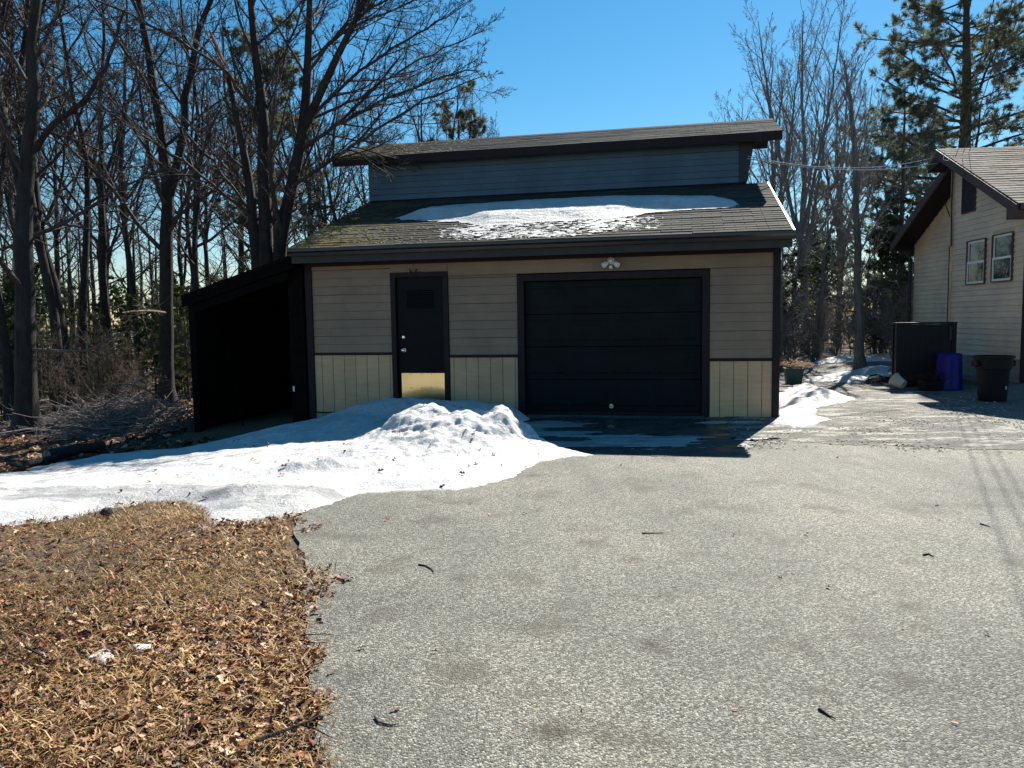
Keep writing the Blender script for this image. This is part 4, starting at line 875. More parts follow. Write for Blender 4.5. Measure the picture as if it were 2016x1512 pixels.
p = gpos(1832, 770); bp_ = empty('dark_planter', p, 0, 'small black planter with a dead reddish plant beside the barrel', 'planter')
MB().hexa([(-.17, -.12, 0), (.17, -.12, 0), (.17, .12, 0), (-.17, .12, 0), (-.2, -.15, .22), (.2, -.15, .22), (.2, .15, .22), (-.2, .15, .22)]).build('tub', M['black'], bp_, bevel=0.008)
V, Q = tuft(140, 0.16, 0.32, (-0.5, 0), 8, (0, 0, 0.2)); me = raw_mesh('dead_plant', V, Q); tint_attr(me, np.random.RandomState(2).rand(len(V)) * .35); obj_from('dead_plant', me, M['leaf'], bp_)
hp = [gpos(1704, 757) + [0, 0, .03], gpos(1712, 749) + [0, 0, .10], gpos(1728, 745) + [0, 0, .16], gpos(1744, 746) + [0, 0, .12], gpos(1757, 750) + [0, 0, .03]]
MB().tube(hp, 0.02, 8).build('garden_hose', M['cable'], None, smooth=True, label='loop of black hose on the ground by the enclosure', cat='hose')

# ------------------------------------------------------------------ leaves and grass
LEAF = np.array([(-0.5, 0, 0), (-0.22, 0.2, 0.06), (0.0, 0.12, 0.01), (0.2, 0.3, 0.09), (0.5, 0.0, 0.04), (0.2, -0.3, 0.1), (0.0, -0.12, 0.01), (-0.22, -0.2, 0.05)])
LT = np.array([(0, 6, 7), (0, 1, 2), (0, 2, 6), (2, 4, 6), (2, 3, 4), (6, 4, 5)])
def leaves(name, X, Y, Zv, size, m, seed, label=None, cat=None, parent=None, flat=0.35):
    rs = np.random.RandomState(seed); n = len(X); s = size * rs.uniform(0.45, 1.45, n)
    a = rs.rand(n) * 6.283; tx = rs.randn(n) * flat; ty = rs.randn(n) * flat; curl = rs.uniform(0.3, 3.6, n)
    L = np.tile(LEAF, (n, 1, 1)) * np.stack([s, s, s * curl], -1)[:, None, :]
    L *= rs.uniform(0.85, 1.15, L.shape)
    c, s_ = np.cos(tx)[:, None], np.sin(tx)[:, None]; y, z = L[..., 1] * c - L[..., 2] * s_, L[..., 1] * s_ + L[..., 2] * c; L[..., 1], L[..., 2] = y, z
    c, s_ = np.cos(ty)[:, None], np.sin(ty)[:, None]; x, z = L[..., 0] * c + L[..., 2] * s_, -L[..., 0] * s_ + L[..., 2] * c; L[..., 0], L[..., 2] = x, z
    c, s_ = np.cos(a)[:, None], np.sin(a)[:, None]; x, y = L[..., 0] * c - L[..., 1] * s_, L[..., 0] * s_ + L[..., 1] * c
    V = np.stack([x + X[:, None], y + Y[:, None], L[..., 2] + (Zv + s * 0.12)[:, None]], -1)
    me = raw_mesh(name, V, None, (LT[None] + (np.arange(n) * 8)[:, None, None]).reshape(-1, 3)); tint_attr(me, np.repeat(rs.rand(n) ** 1.1, 8))
    return obj_from(name, me, m, parent, label, cat, kind='stuff')
rs0 = np.random.RandomState(12)
def lawn_pts(n, x0, x1, y0, y1, dens=None, edge=0.10):
    X = rs0.uniform(x0, x1, n); Y = rs0.uniform(y0, y1, n) ; k = (X < xl(Y) + edge * (0.4 + 4.5 * fbm(X, Y, 2.4, 4, 5)) + 0.10 * (rs0.rand(n) ** 3)) & ~(pip(snow_poly, X, Y) & (pdist(snow_poly, X, Y) > 0.03 + 0.1 * fbm(X, Y, 2.5, 3, 77)))
    if dens is not None: k &= rs0.rand(n) < dens(X, Y)
    return X[k], Y[k]
def leafdens(X, Y):
    d = 0.45 + 1.5 * fbm(X, Y, 0.9, 4, 91); near = sstep(4.9, 3.6, Y); e = np.exp(-((X - xl(Y)) / 0.9) ** 2)
    return np.clip(0.14 + d * (0.25 + 0.65 * near + 0.35 * e), 0.05, 1)
X, Y = lawn_pts(66000, -5.5, 0.2, 1.6, 7.6, leafdens)
leaves('leaf_litter', X, Y, gz(X, Y) - 0.006 + 0.016 * rs0.rand(len(X)), 0.042, M['leaf'], 3, 'brown curled oak leaves strewn over the dead lawn', 'leaves')
def blades(name, X, Y, h, seed, m, label, cat):
    rs = np.random.RandomState(seed); n = len(X); a = rs.rand(n) * 6.283; el = np.abs(rs.randn(n)) * 0.42 + 0.08; L_ = h * rs.uniform(0.5, 1.4, n); w = 0.0028
    d = np.stack([np.cos(a) * np.cos(el), np.sin(a) * np.cos(el), np.sin(el)], -1); sd = np.stack([-np.sin(a), np.cos(a), 0 * a], -1) * w
    b = np.stack([X, Y, gz(X, Y) - 0.02], -1); b[:, 2] += 0.028 * rs.rand(n)
    mid = b + d * (L_ * 0.55)[:, None]; tip = mid + (d * np.array([1, 1, 0.1])) * (L_ * 0.45)[:, None]
    V = np.stack([b - sd, b + sd, mid + sd * .8, mid - sd * .8, tip], 1); i = (np.arange(n) * 5)[:, None]
    me = raw_mesh(name, V, i + np.array([[0, 1, 2, 3]]), i + np.array([[3, 2, 4]])); tint_attr(me, np.repeat(np.clip(rs.rand(n) * 0.8 + 0.5 * fbm(X, Y, 0.8, 3, 13) + .1, 0, 1), 5))
    return obj_from(name, me, m, None, label, cat, kind='stuff')
X, Y = lawn_pts(165000, -5.2, 0.1, 1.8, 7.4, lambda x, y: np.clip(0.74 + 1.3 * fbm(x, y, 0.8, 4, 17), 0.1, 1) * np.clip(1.25 - y / 9, 0.3, 1), 0.08)
blades('dead_grass', X, Y, 0.075, 4, M['grass'], 'short matted straw-coloured dead grass of the lawn', 'grass')
# forest floor litter by the left tree and brush
X = rs0.uniform(-13, -4.6, 9000); Y = rs0.uniform(9.2, 19, 9000); k = ~pip(snow_poly, X, Y) & ~(((X - GO[0]) * GU[0] + (Y - GO[1]) * GU[1] > -5.85) & ((X - GO[0]) * GN[0] + (Y - GO[1]) * GN[1] > -1.2)); X, Y = X[k], Y[k]
leaves('forest_litter', X, Y, gz(X, Y) - 0.01, 0.11, M['leaf'], 6, 'rusty fallen leaves covering the ground under the trees', 'leaves')
X = rs0.normal(0, 1, 900) * 0.35 + gp(1738, 752)[0]; Y = rs0.normal(0, 1, 900) * 0.3 + gp(1738, 752)[1]
leaves('leaf_heap', X, Y, gz(X, Y) + 0.10 * np.exp(-((X - gp(1738, 752)[0]) ** 2 + (Y - gp(1738, 752)[1]) ** 2) / 0.06), 0.07, M['leaf'], 8, 'small heap of orange leaves at the foot of the enclosure', 'leaves')
X = rs0.uniform(-1, 7, 260); Y = rs0.uniform(2.2, 12, 260); k = drive_in(X, Y) & (rs0.rand(260) < 0.6) & ~pip(snow_poly, X, Y); X, Y = X[k], Y[k]
leaves('stray_leaves', X, Y, gz(X, Y) + 0.004, 0.028, M['leaf'], 10, 'tiny dark leaf crumbs scattered over the asphalt driveway', 'leaves')
X = rs0.uniform(-4, 0.6, 130); Y = rs0.uniform(6.3, 11.2, 130); k = pip(snow_poly, X, Y); X, Y = X[k], Y[k]
leaves('leaves_on_snow', X, Y, gz(X, Y) + snow_thick(X, Y)[0] + 0.002, 0.05, M['leaf'], 11, 'few brown leaf scraps lying on the snow bank', 'leaves')
def crumbs(name, n, u0, u1, n0, n1, size, m, seed, label, dens):
    rs = np.random.RandomState(seed); u = rs.uniform(u0, u1, n); v = rs.uniform(n0, n1, n); W_ = GO[None] + GU[None] * u[:, None] + GN[None] * v[:, None]; X, Y = W_[:, 0], W_[:, 1]
    k = rs.rand(n) < np.clip(0.25 + dens * fbm(X * .6, Y * 1.4, 1.6, 4, seed), 0, 1); X, Y = X[k], Y[k]; n = len(X); r_ = size * rs.uniform(.35, 1.2, n) ** 1.5
    B8 = np.array([(-1, -1, 0), (1, -1, 0), (1, 1, 0), (-1, 1, 0), (-.6, -.6, .9), (.6, -.6, .8), (.6, .6, .9), (-.6, .6, .7)], float)
    V = B8[None] * r_[:, None, None] * rs.uniform(.6, 1.4, (n, 8, 3)); a = rs.rand(n) * 6.28; c, q = np.cos(a)[:, None], np.sin(a)[:, None]
    V = np.stack([V[..., 0] * c - V[..., 1] * q + X[:, None], V[..., 0] * q + V[..., 1] * c + Y[:, None], V[..., 2] * .7 + (gz(X, Y) + .008)[:, None]], -1)
    obj_from(name, raw_mesh(name, V, (np.array(BOXF)[None] + (np.arange(n) * 8)[:, None, None]).reshape(-1, 4)), m, kind='stuff', label=label, cat='gravel')
crumbs('gravel', 9000, 3.2, 8.0, -2.9, 1.6, 0.011, M['conc'], 15, 'dark crumbled gravel over the old broken pavement', 1.6)
crumbs('sand_grit', 2600, 3.2, 8.0, -2.9, 3.5, 0.012, M['pot'], 16, 'pale grit scattered over the old broken pavement', 1.2)
# leftover snow scraps on the lawn
for px, label in (([(178, 1300), (190, 1284), (214, 1280), (222, 1296), (210, 1306)], 'left one of two small snow scraps on the lawn'), ([(252, 1284), (262, 1270), (300, 1272), (310, 1280), (285, 1290)], 'right one of two small snow scraps on the lawn'), ([(155, 1394), (160, 1380), (174, 1384), (174, 1394)], 'tiny snow scrap low on the lawn among leaves')):
    snow_patch('snow_scrap', px, label, 0.016, 0.010, zoff=0.012, rough=0.7, group='snow scraps on the lawn', kind='thing')

def stick(pix, r0, label, m='twig', lift=0.005, name='fallen_twig', group='twigs lying about', cat='twig'):
    pts = [gpos(x, y) + [0, 0, lift + 0.003 * math.sin(3 * i)] for i, (x, y) in enumerate(pix)]
    t = np.linspace(1, 0.35, len(pts)); MB().tube(pts, r0 * 0.62 * t, 6).build(name, M[m], None, smooth=True, label=label, cat=cat, group=group)
stick([(824, 1113), (838, 1115), (850, 1122), (855, 1130)], 0.009, 'short curved dark twig alone on the mid driveway', 'barkd')
stick([(1612, 1398), (1622, 1404), (1634, 1412), (1645, 1418)], 0.010, 'brown curled twig near the lower right of the driveway', 'barkd')
stick([(1264, 1051), (1285, 1051), (1306, 1050)], 0.008, 'straight thin twig on the driveway below the overhead door', 'barkd')
stick([(738, 1414), (745, 1424), (770, 1430), (785, 1428)], 0.008, 'bent twig on the asphalt close to the lawn edge', 'barkd')
stick([(1818, 1094), (1828, 1092), (1838, 1097)], 0.012, 'small dark curled leaf stalk on the right side of the driveway', 'barkd')
stick([(505, 1482), (560, 1462), (610, 1442), (632, 1430)], 0.013, 'thickest stick lying across the lawn edge at the bottom', 'barkd', 0.045)
stick([(580, 1438), (620, 1450), (655, 1468)], 0.008, 'thin stick crossing the thickest one at the lawn edge', 'barkd', 0.03)
stick([(590, 1268), (620, 1274), (648, 1272)], 0.006, 'fine twig poking from the lawn onto asphalt, lower of two', 'barkd', 0.02)
stick([(592, 1258), (640, 1256), (672, 1260)], 0.005, 'fine twig poking from the lawn onto asphalt, upper of two', 'barkd', 0.02)
stick([(52, 1290), (80, 1306), (108, 1330)], 0.010, 'dark stick among the leaves at the left of the lawn', 'barkd', 0.04)
stick([(300, 1112), (340, 1116), (385, 1108)], 0.008, 'pale arching twig in the middle of the lawn', 'twig', 0.04)
stick([(1930, 1032), (1942, 1036), (1950, 1038)], 0.009, 'short dark twig at the right edge of the driveway', 'barkd')
# log and dark limb at the snow edge
def log(pix, r0, label):
    pts = np.array([gpos(x, y) + [0, 0, r0 * 0.7] for x, y in pix]); n = len(pts)
    o = empty('log', pts[0] - [0, 0, r0], 0, label, 'log', 'logs at the snow edge'); b = MB()
    rr = r0 * np.array([1, 1.05, 0.95, 0.9, 0.8][:n]); b.tube(pts - pts[0] + [0, 0, r0], rr, 12); b.build('trunk', M['barkd'], o, smooth=True)
    e = MB(); s0 = pts[0] - pts[1]; s0 /= np.linalg.norm(s0); c0 = np.array([0, 0, r0]); e.tube([c0 + s0 * 0.001, c0 + s0 * 0.004], [r0 * .93, r0 * .9], 12); e.build('cut_end', M['tanwood'], o)
log([(92, 905), (125, 898), (160, 893), (203, 885)], 0.085, 'dark rotten log lying at the edge of the snow below the brush pile')
log([(40, 921), (75, 914), (110, 906)], 0.05, 'slim dark log half sunk in snow left of the rotten log')
stick([(276, 872), (292, 869), (315, 868)], 0.02, 'dark forked stick lying on the shaded snow', 'barkd', 0.07)

# ================================================================== TREES
def resample(pts, rad, K=18):
    pts = np.asarray(pts, float); d = np.concatenate([[0], np.cumsum(np.linalg.norm(np.diff(pts, axis=0), axis=1))]); t = np.linspace(0, d[-1], K * 4)
    P = np.stack([np.interp(t, d, pts[:, i]) for i in range(3)], -1); r_ = np.interp(t, d, np.asarray(rad, float))
    for _ in range(10): P[1:-1] = 0.25 * P[:-2] + 0.5 * P[1:-1] + 0.25 * P[2:]
    i = np.linspace(0, len(t) - 1, K).astype(int); return P[i], r_[i]
def kids(rs, P, Rr, m, t0, t1, length, ang, K, up=0.0, wig=0.12, rk=0.55, rmax=None, taper=0.35, lenpow=0.7, flat=0.0):
    N, Kp, _ = P.shape; n = N * m
    par = np.repeat(np.arange(N), m); st = (np.tile(np.arange(m), N) + rs.rand(n)) / m; t = t0 + (t1 - t0) * st
    f = t * (Kp - 1); i = np.minimum(f.astype(int), Kp - 2); w = (f - i)[:, None]
    p0 = P[par, i] * (1 - w) + P[par, i + 1] * w; T = P[par, i + 1] - P[par, i]; T /= np.linalg.norm(T, axis=1, keepdims=True) + 1e-9
    r0 = Rr[par, i] * (1 - w[:, 0]) + Rr[par, i + 1] * w[:, 0]
    pl_ = np.linalg.norm(np.diff(P, axis=1), axis=2).sum(1)[par]
    az = np.tile(np.arange(m), N) * 2.4 + np.repeat(rs.rand(N) * 6.28, m) + rs.randn(n) * 0.5
    ref = np.where(np.abs(T[:, 2:3]) > 0.9, np.array([[1.0, 0, 0]]), np.array([[0, 0, 1.0]])); A = np.cross(T, ref); A /= np.linalg.norm(A, axis=1, keepdims=True) + 1e-9; B = np.cross(T, A)
    side = A * np.cos(az)[:, None] + B * np.sin(az)[:, None]
    if flat: side[:, 2] *= (1 - flat); side /= np.linalg.norm(side, axis=1, keepdims=True) + 1e-9
    a = np.radians(rs.uniform(ang[0], ang[1], n))[:, None]; d = T * np.cos(a) + side * np.sin(a)
    L_ = (length * (pl_ if length < 1 else 1.0)) * (1 - 0.62 * t ** (1 / lenpow)) * rs.uniform(0.6, 1.2, n)
    r1 = np.minimum(r0 * rk, L_ * 0.0145 + 0.0022); r1 = np.minimum(r1, rmax) if rmax else r1
    Q = np.zeros((n, K, 3)); Q[:, 0] = p0; seg = (L_ / (K - 1))[:, None]
    for k in range(1, K):
        d = d + rs.randn(n, 3) * wig + np.array([0, 0, up]); d /= np.linalg.norm(d, axis=1, keepdims=True); Q[:, k] = Q[:, k - 1] + d * seg
    return Q, r1[:, None] * np.linspace(1, taper, K)[None]
def bare_tree(seed, stems, spec, dense=1.0, lo=False):
    """stems: list of (pts, radii) -> (trunk V,Q) (crown V,Q)"""
    rs = np.random.RandomState(seed); SP = [resample(p, r_) for p, r_ in stems]
    P = np.stack([s[0] for s in SP]); Rr = np.stack([s[1] for s in SP]); P[:, 1:-1] += rs.randn(*P[:, 1:-1].shape) * 0.015
    trunk = tubes(P[:, ::3], Rr[:, ::3], 5) if lo else tubes(P, Rr, 9); parts = []
    for k, sp in enumerate(spec):
        m = max(1, int(round(sp['m'] * (dense if k else 1)))); P, Rr = kids(rs, P, Rr, m, sp.get('t0', .25), sp.get('t1', 1.0), sp['L'], sp['a'], sp['K'], sp.get('up', 0), sp.get('wig', .12), sp.get('rk', .55), sp.get('rmax'), sp.get('tp', .35), sp.get('lp', .7), sp.get('flat', 0))
        Rr = np.maximum(Rr, 0.0036); parts.append(tubes(P, Rr, 3 if lo else (6, 4, 3, 3, 3)[k]))
    return trunk, join(parts)
SPEC = [dict(m=22, t0=.28, L=.36, a=(35, 65), K=9, up=.05, wig=.10), dict(m=9, t0=.2, L=.42, a=(25, 55), K=6, up=.05, wig=.13), dict(m=7, t0=.15, L=.42, a=(25, 60), K=4, up=.03, wig=.16, rmax=.010), dict(m=4, t0=.2, L=.5, a=(25, 60), K=2, up=.02, wig=.18, rmax=.006)]
SPEC_V = [dict(m=11, t0=.2, L=.50, a=(18, 40), K=10, up=.05, wig=.07), dict(m=10, t0=.2, L=.36, a=(18, 40), K=6, up=.05, wig=.10), dict(m=7, t0=.15, L=.42, a=(20, 45), K=4, up=.04, wig=.12, rmax=.010), dict(m=4, t0=.2, L=.5, a=(20, 45), K=2, up=.03, wig=.14, rmax=.006)]
SPEC_S = [dict(m=10, t0=.15, L=.45, a=(20, 55), K=6, up=.03, wig=.12), dict(m=6, t0=.15, L=.45, a=(25, 60), K=4, up=.02, wig=.15), dict(m=4, t0=.15, L=.5, a=(25, 60), K=2, up=.0, wig=.18, rmax=.005)]
def add_tree(name, label, base, trunkVQ, crownVQ, mt, mc, cat='tree', group=None):
    base = np.asarray(base, float); e = empty(name, base, 0, label, cat, group)
    V, Q = trunkVQ; obj_from('trunk', raw_mesh('trunk', V - base, Q, smooth=True), mt, e)
    V, Q = crownVQ; obj_from('crown', raw_mesh('crown', V - base, Q), mc, e)
    return e
def pix_stem(pix, Y, widths):
    """trunk line read off the photograph: (x, y) or (x, y, depth shift)"""
    pts = []
    for q in pix: pts.append(at(q[0], q[1], Y + (q[2] if len(q) > 2 else 0)))
    r_ = np.interp(np.linspace(0, 1, len(pix)), np.linspace(0, 1, len(widths)), widths) * 0.5 * Y / F_PX
    return np.array(pts), r_
def flare(pts, r_):                       # root flare and foot in the ground
    pts = np.array(pts); r_ = np.array(r_); b = pts[0].copy(); b[2] = ground_at(b[0], b[1]) - 0.12; up = b + [0, 0, 0.42]
    return np.concatenate([[b, b + [0, 0, .16], up], pts[1:]]), np.concatenate([[r_[0] * 1.75, r_[0] * 1.35, r_[0] * 1.08], r_[1:]])
# --- tall tree at the left edge
sA = flare(*pix_stem([(55, 850), (53, 760), (51, 650), (46, 500), (50, 400), (58, 300), (66, 200), (60, 100), (80, -60), (100, -260)], 13.6, [44, 40, 36, 34, 30, 26, 22, 18, 14, 6]))
sB = pix_stem([(50, 400), (28, 320, .2), (10, 240, .5), (-10, 140, .7), (-30, 0, .9), (-60, -180, 1)], 13.6, [20, 17, 15, 13, 9, 4])
sC = pix_stem([(60, 300), (110, 240, -.2), (165, 200, -.5), (210, 130, -.8), (245, 20, -1)], 13.6, [13, 11, 9, 7, 4])
t, c = bare_tree(21, [sA, sB, sC], [dict(SPEC[0], m=13, t0=.22)] + SPEC[1:], 0.95)
add_tree('tree', 'tall thick-trunked bare tree at the left edge beside the brush pile', sA[0][0], t, c, M['bark'], M['twig'], group='bare trees left of the garage')
# --- forked tree left of the shed
sA = flare(*pix_stem([(331, 806), (328, 700), (326, 550), (333, 430), (332, 370), (316, 250), (302, 150), (285, 60), (265, -40), (240, -200)], 17.5, [30, 27, 25, 24, 22, 17, 15, 13, 10, 4]))
sB = pix_stem([(332, 390), (348, 340), (362, 250), (372, 150), (392, 60), (430, -40), (460, -180)], 17.5, [18, 16, 15, 13, 11, 8, 3])
t, c = bare_tree(33, [sA, sB], [dict(SPEC[0], m=22, t0=.3, L=.30)] + SPEC[1:], 0.9)
add_tree('tree', 'bare tree forking in two above head height just left of the black shed', sA[0][0], t, c, M['bark'], M['twig'], group='bare trees left of the garage')
# --- many-stemmed tree behind the shed
YM = 16.6
bse = at(525, 560, YM); bse[2] = ground_at(bse[0], bse[1]) - 0.1
def mst(pix, w, first=True):
    p_, r_ = pix_stem(pix, YM, w)
    if first: p_ = np.concatenate([[bse + [(p_[0][0] - bse[0]) * .5, 0, 0]], p_]); r_ = np.concatenate([[r_[0] * 1.3], r_])
    return p_, r_
stems = [mst([(507, 520), (498, 430), (490, 350), (478, 290), (462, 210), (450, 150)], [22, 18, 16, 14, 11, 8]),
         mst([(522, 520), (524, 430), (517, 330), (521, 250), (513, 180), (500, 80), (490, -40), (480, -180)], [30, 26, 23, 21, 18, 14, 10, 4]),
         mst([(546, 510), (561, 430), (580, 340), (598, 250), (605, 170), (608, 60), (612, -50), (620, -190)], [26, 24, 22, 20, 17, 13, 9, 4]),
         mst([(597, 255), (630, 185, -.3), (662, 115, -.6), (700, 40, -.8), (735, -40, -1), (770, -140, -1.2)], [18, 15, 13, 10, 7, 3], False)]
limbs = [mst(*a, False) for a in [
    ([(505, 440), (400, 345, -.6), (320, 290, -1), (235, 215, -1.3), (150, 125, -1.6), (70, 55, -1.9)], [11, 9, 8, 6, 5, 3]),
    ([(516, 240), (434, 128, -.5), (330, 65, -.9), (200, 5, -1.3), (140, -25, -1.5), (60, -60, -1.7)], [11, 10, 8, 6, 5, 3]),
    ([(497, 420), (420, 320, .5), (345, 240, 1), (270, 130, 1.4), (215, 50, 1.8), (180, 0, 2)], [10, 9, 7, 6, 5, 3]),
    ([(590, 295), (660, 245, -.4), (760, 195, -.8), (860, 155, -1.1), (905, 140, -1.3), (945, 140, -1.5)], [13, 10, 8, 6, 5, 2]),
    ([(602, 235), (680, 165, .3), (770, 95, .6), (850, 50, .9), (880, 30, 1), (915, 10, 1.2)], [12, 10, 8, 6, 4, 2]),
    ([(572, 370), (640, 325, -.7), (720, 272, -1.3), (790, 220, -1.8), (870, 178, -2.2), (950, 150, -2.5)], [12, 10, 8, 6, 5, 2]),
    ([(606, 150), (650, 80, -.5), (720, 20, -.9), (800, -20, -1.2), (860, -50, -1.4), (900, -80, -1.5)], [10, 9, 7, 5, 4, 2]),
    ([(516, 190), (545, 130, .4), (580, 60, .8), (600, 0, 1), (615, -50, 1.1), (630, -100, 1.2)], [10, 9, 7, 5, 4, 2]),
    ([(608, 120), (680, 60, .3), (770, 20, .6), (850, -10, .8), (900, -30, 1), (940, -50, 1.1)], [9, 8, 6, 5, 3, 2]),
    ([(600, 240), (700, 198, .6), (800, 130, 1.1), (880, 92, 1.5), (920, 72, 1.7), (955, 60, 1.9)], [10, 8, 6, 5, 3, 2]),
    ([(566, 420), (610, 402, -1), (650, 410, -1.8), (690, 420, -2.2), (710, 430, -2.4), (725, 440, -2.5)], [7, 6, 5, 4, 3, 2])]]
rs = np.random.RandomState(5); SP = [resample(*s) for s in stems]; LP = [resample(s[0], s[1] * 0.62) for s in limbs]
P0 = np.stack([s[0] for s in SP]); R0 = np.stack([s[1] for s in SP]); P1 = np.stack([s[0] for s in LP]); R1 = np.stack([s[1] for s in LP])
P1[:, 1:-1] += rs.randn(*P1[:, 1:-1].shape) * 0.02
trunk = tubes(P0, R0, 10); cr = [tubes(P1, R1, 7)]
PA, RA = kids(rs, P0, R0, 14, .35, 1.0, .32, (25, 55), 9, .06, .07); cr.append(tubes(PA, RA, 6))
for (PP, RR, m1) in ((PA, RA, 8), (P1, R1, 22)):
    a, b = kids(rs, PP, RR, m1, .15, 1, .36, (20, 50), 7, .05, .09, .6); b = np.maximum(b, .004); cr.append(tubes(a, b, 4))
    a2, b2 = kids(rs, a, b, 8, .15, 1, .42, (20, 50), 4, .04, .11, .6, .011); b2 = np.maximum(b2, .0045); cr.append(tubes(a2, b2, 3))
    a3, b3 = kids(rs, a2, b2, 6, .2, 1, .55, (20, 55), 2, .03, .15, .6, .006); b3 = np.maximum(b3, .0038); cr.append(tubes(a3, b3, 3))
e = add_tree('tree', 'many-stemmed bare tree with a broken top rising behind the black shed', bse, trunk, join(cr), M['barkd'], M['twig'], group='bare trees left of the garage')
bt = np.array([at(448, 155, YM), at(440, 125, YM), at(428, 95, YM), at(418, 72, YM), at(410, 55, YM)])
MB().tube(bt - bse, [0.055, 0.06, 0.045, 0.03, 0.008], 7).build('broken_top', M['wood'], e)
# --- slender trunk right of the garage
sA = flare(*pix_stem([(1693, 737), (1690, 600), (1687, 450), (1684, 330), (1678, 230), (1668, 160), (1662, 118)], 20.0, [17, 15, 13, 11, 8, 5, 2]))
t, c = bare_tree(44, [sA], [dict(m=34, t0=.3, L=.24, a=(18, 40), K=8, up=.05, wig=.06), dict(m=9, t0=.15, L=.38, a=(15, 35), K=5, up=.05, wig=.08), dict(m=6, t0=.15, L=.45, a=(15, 40), K=4, up=.03, wig=.1, rmax=.008), dict(m=3, t0=.2, L=.5, a=(15, 45), K=2, wig=.12, rmax=.005)])
add_tree('tree', 'slender straight bare tree standing in the gap between garage and house', sA[0][0], t, c, M['barkp'], M['hazetwig'], group='bare trees right of the garage')

# --- bare tree kinds to repeat
def straight(h, r0, bend, seed, K=10):
    rs = np.random.RandomState(seed); z = np.linspace(-0.15, h, K); x = np.cumsum(rs.randn(K)) * bend; y = np.cumsum(rs.randn(K)) * bend; x -= x[0]; y -= y[0]
    return np.stack([x, y, z], -1), r0 * np.concatenate([[1.5], np.linspace(1.05, 0.10, K - 1)])
def kind(seed, h, r0, spec, bend=0.12, extra=(), dense=1.0):
    st = [straight(h, r0, bend, seed)]
    for (f, dx, dy, hh, rr) in extra:
        b = st[0][0]; i = int(f * (len(b) - 1)); p = b[i]; pts = np.array([p, p + [dx * .35, dy * .35, hh * .3], p + [dx * .75, dy * .75, hh * .65], p + [dx, dy, hh]]); st.append((pts, st[0][1][i] * rr * np.array([.85, .7, .5, .12])))
    t, c = bare_tree(seed, st, spec, dense); mt = raw_mesh('trunk', *t, smooth=True); mc = raw_mesh('crown', *c); return mt, mc
KINDS = {
    'oak': kind(3, 13.0, 0.125, [dict(SPEC[0], m=14)] + SPEC[1:], 0.14, [(.45, 1.6, .6, 5.5, .8), (.55, -1.4, -.4, 5, .75)]),
    'tall': kind(8, 15.0, 0.105, [dict(SPEC[0], m=24, t0=.35, L=.24)] + SPEC[1:], 0.10),
    'vase': kind(11, 11.0, 0.115, SPEC_V, 0.08, [(.3, 1.7, .3, 7, .8), (.34, -1.6, .5, 7, .8), (.38, .3, -1.2, 7, .75)], 0.9),
    'crook': kind(15, 12.0, 0.10, [dict(SPEC[0], m=15, t0=.3, L=.32, a=(45, 80), wig=.16)] + SPEC[1:], 0.24, [(.4, -1.5, .2, 5, .8)]),
}
def shrub(seed):
    rs = np.random.RandomState(seed); st = []
    for k in range(7):
        a = rs.rand() * 6.28; L_ = rs.uniform(1.8, 3.6); d = np.array([math.cos(a), math.sin(a), 0]) * rs.uniform(.2, .6) * L_ * .5; p = np.array([math.cos(a) * .1, math.sin(a) * .1, -.1])
        st.append((np.array([p, p + d * .3 + [0, 0, L_ * .4], p + d + [0, 0, L_]]), np.array([.022, .016, .006]) * rs.uniform(.7, 1.3)))
    t, c = bare_tree(seed, st, SPEC_S); return raw_mesh('stems', *t), raw_mesh('twigs', *c)
SHR = [shrub(61), shrub(62)]
def put(name, label, meshes, x, Y, scale, rot, mt, mc, group, cat='tree', parts=('trunk', 'crown'), tilt=0.0, X=None, sz=None):
    P = at(x, 640, Y) if X is None else np.array([X, Y, 0]); z = ground_at(P[0], P[1]); e = empty(name, (P[0], P[1], z - 0.03), rot, label, cat, group); e.scale = (scale, scale, sz or scale); e.rotation_euler = (tilt, tilt * .6, rot)
    for me, m, pn in zip(meshes, (mt, mc), parts):
        if not me.materials: me.materials.append(m)
        o = bpy.data.objects.new(pn, me); link(o, e); o.material_slots[0].link = 'OBJECT'; o.material_slots[0].material = m
    return e
GL = 'bare trees left of the garage'; GR = 'bare trees right of the garage'; GB = 'bare trees rising behind the garage roof'
B_, T_ = M['bark'], M['twig']
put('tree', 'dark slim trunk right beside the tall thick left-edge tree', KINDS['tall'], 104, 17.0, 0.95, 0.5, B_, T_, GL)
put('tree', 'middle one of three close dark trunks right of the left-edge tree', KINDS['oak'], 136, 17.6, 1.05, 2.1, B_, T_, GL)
put('tree', 'third dark trunk from the left-edge tree, narrowest of three', KINDS['tall'], 161, 18.2, 0.85, 4.0, B_, T_, GL)
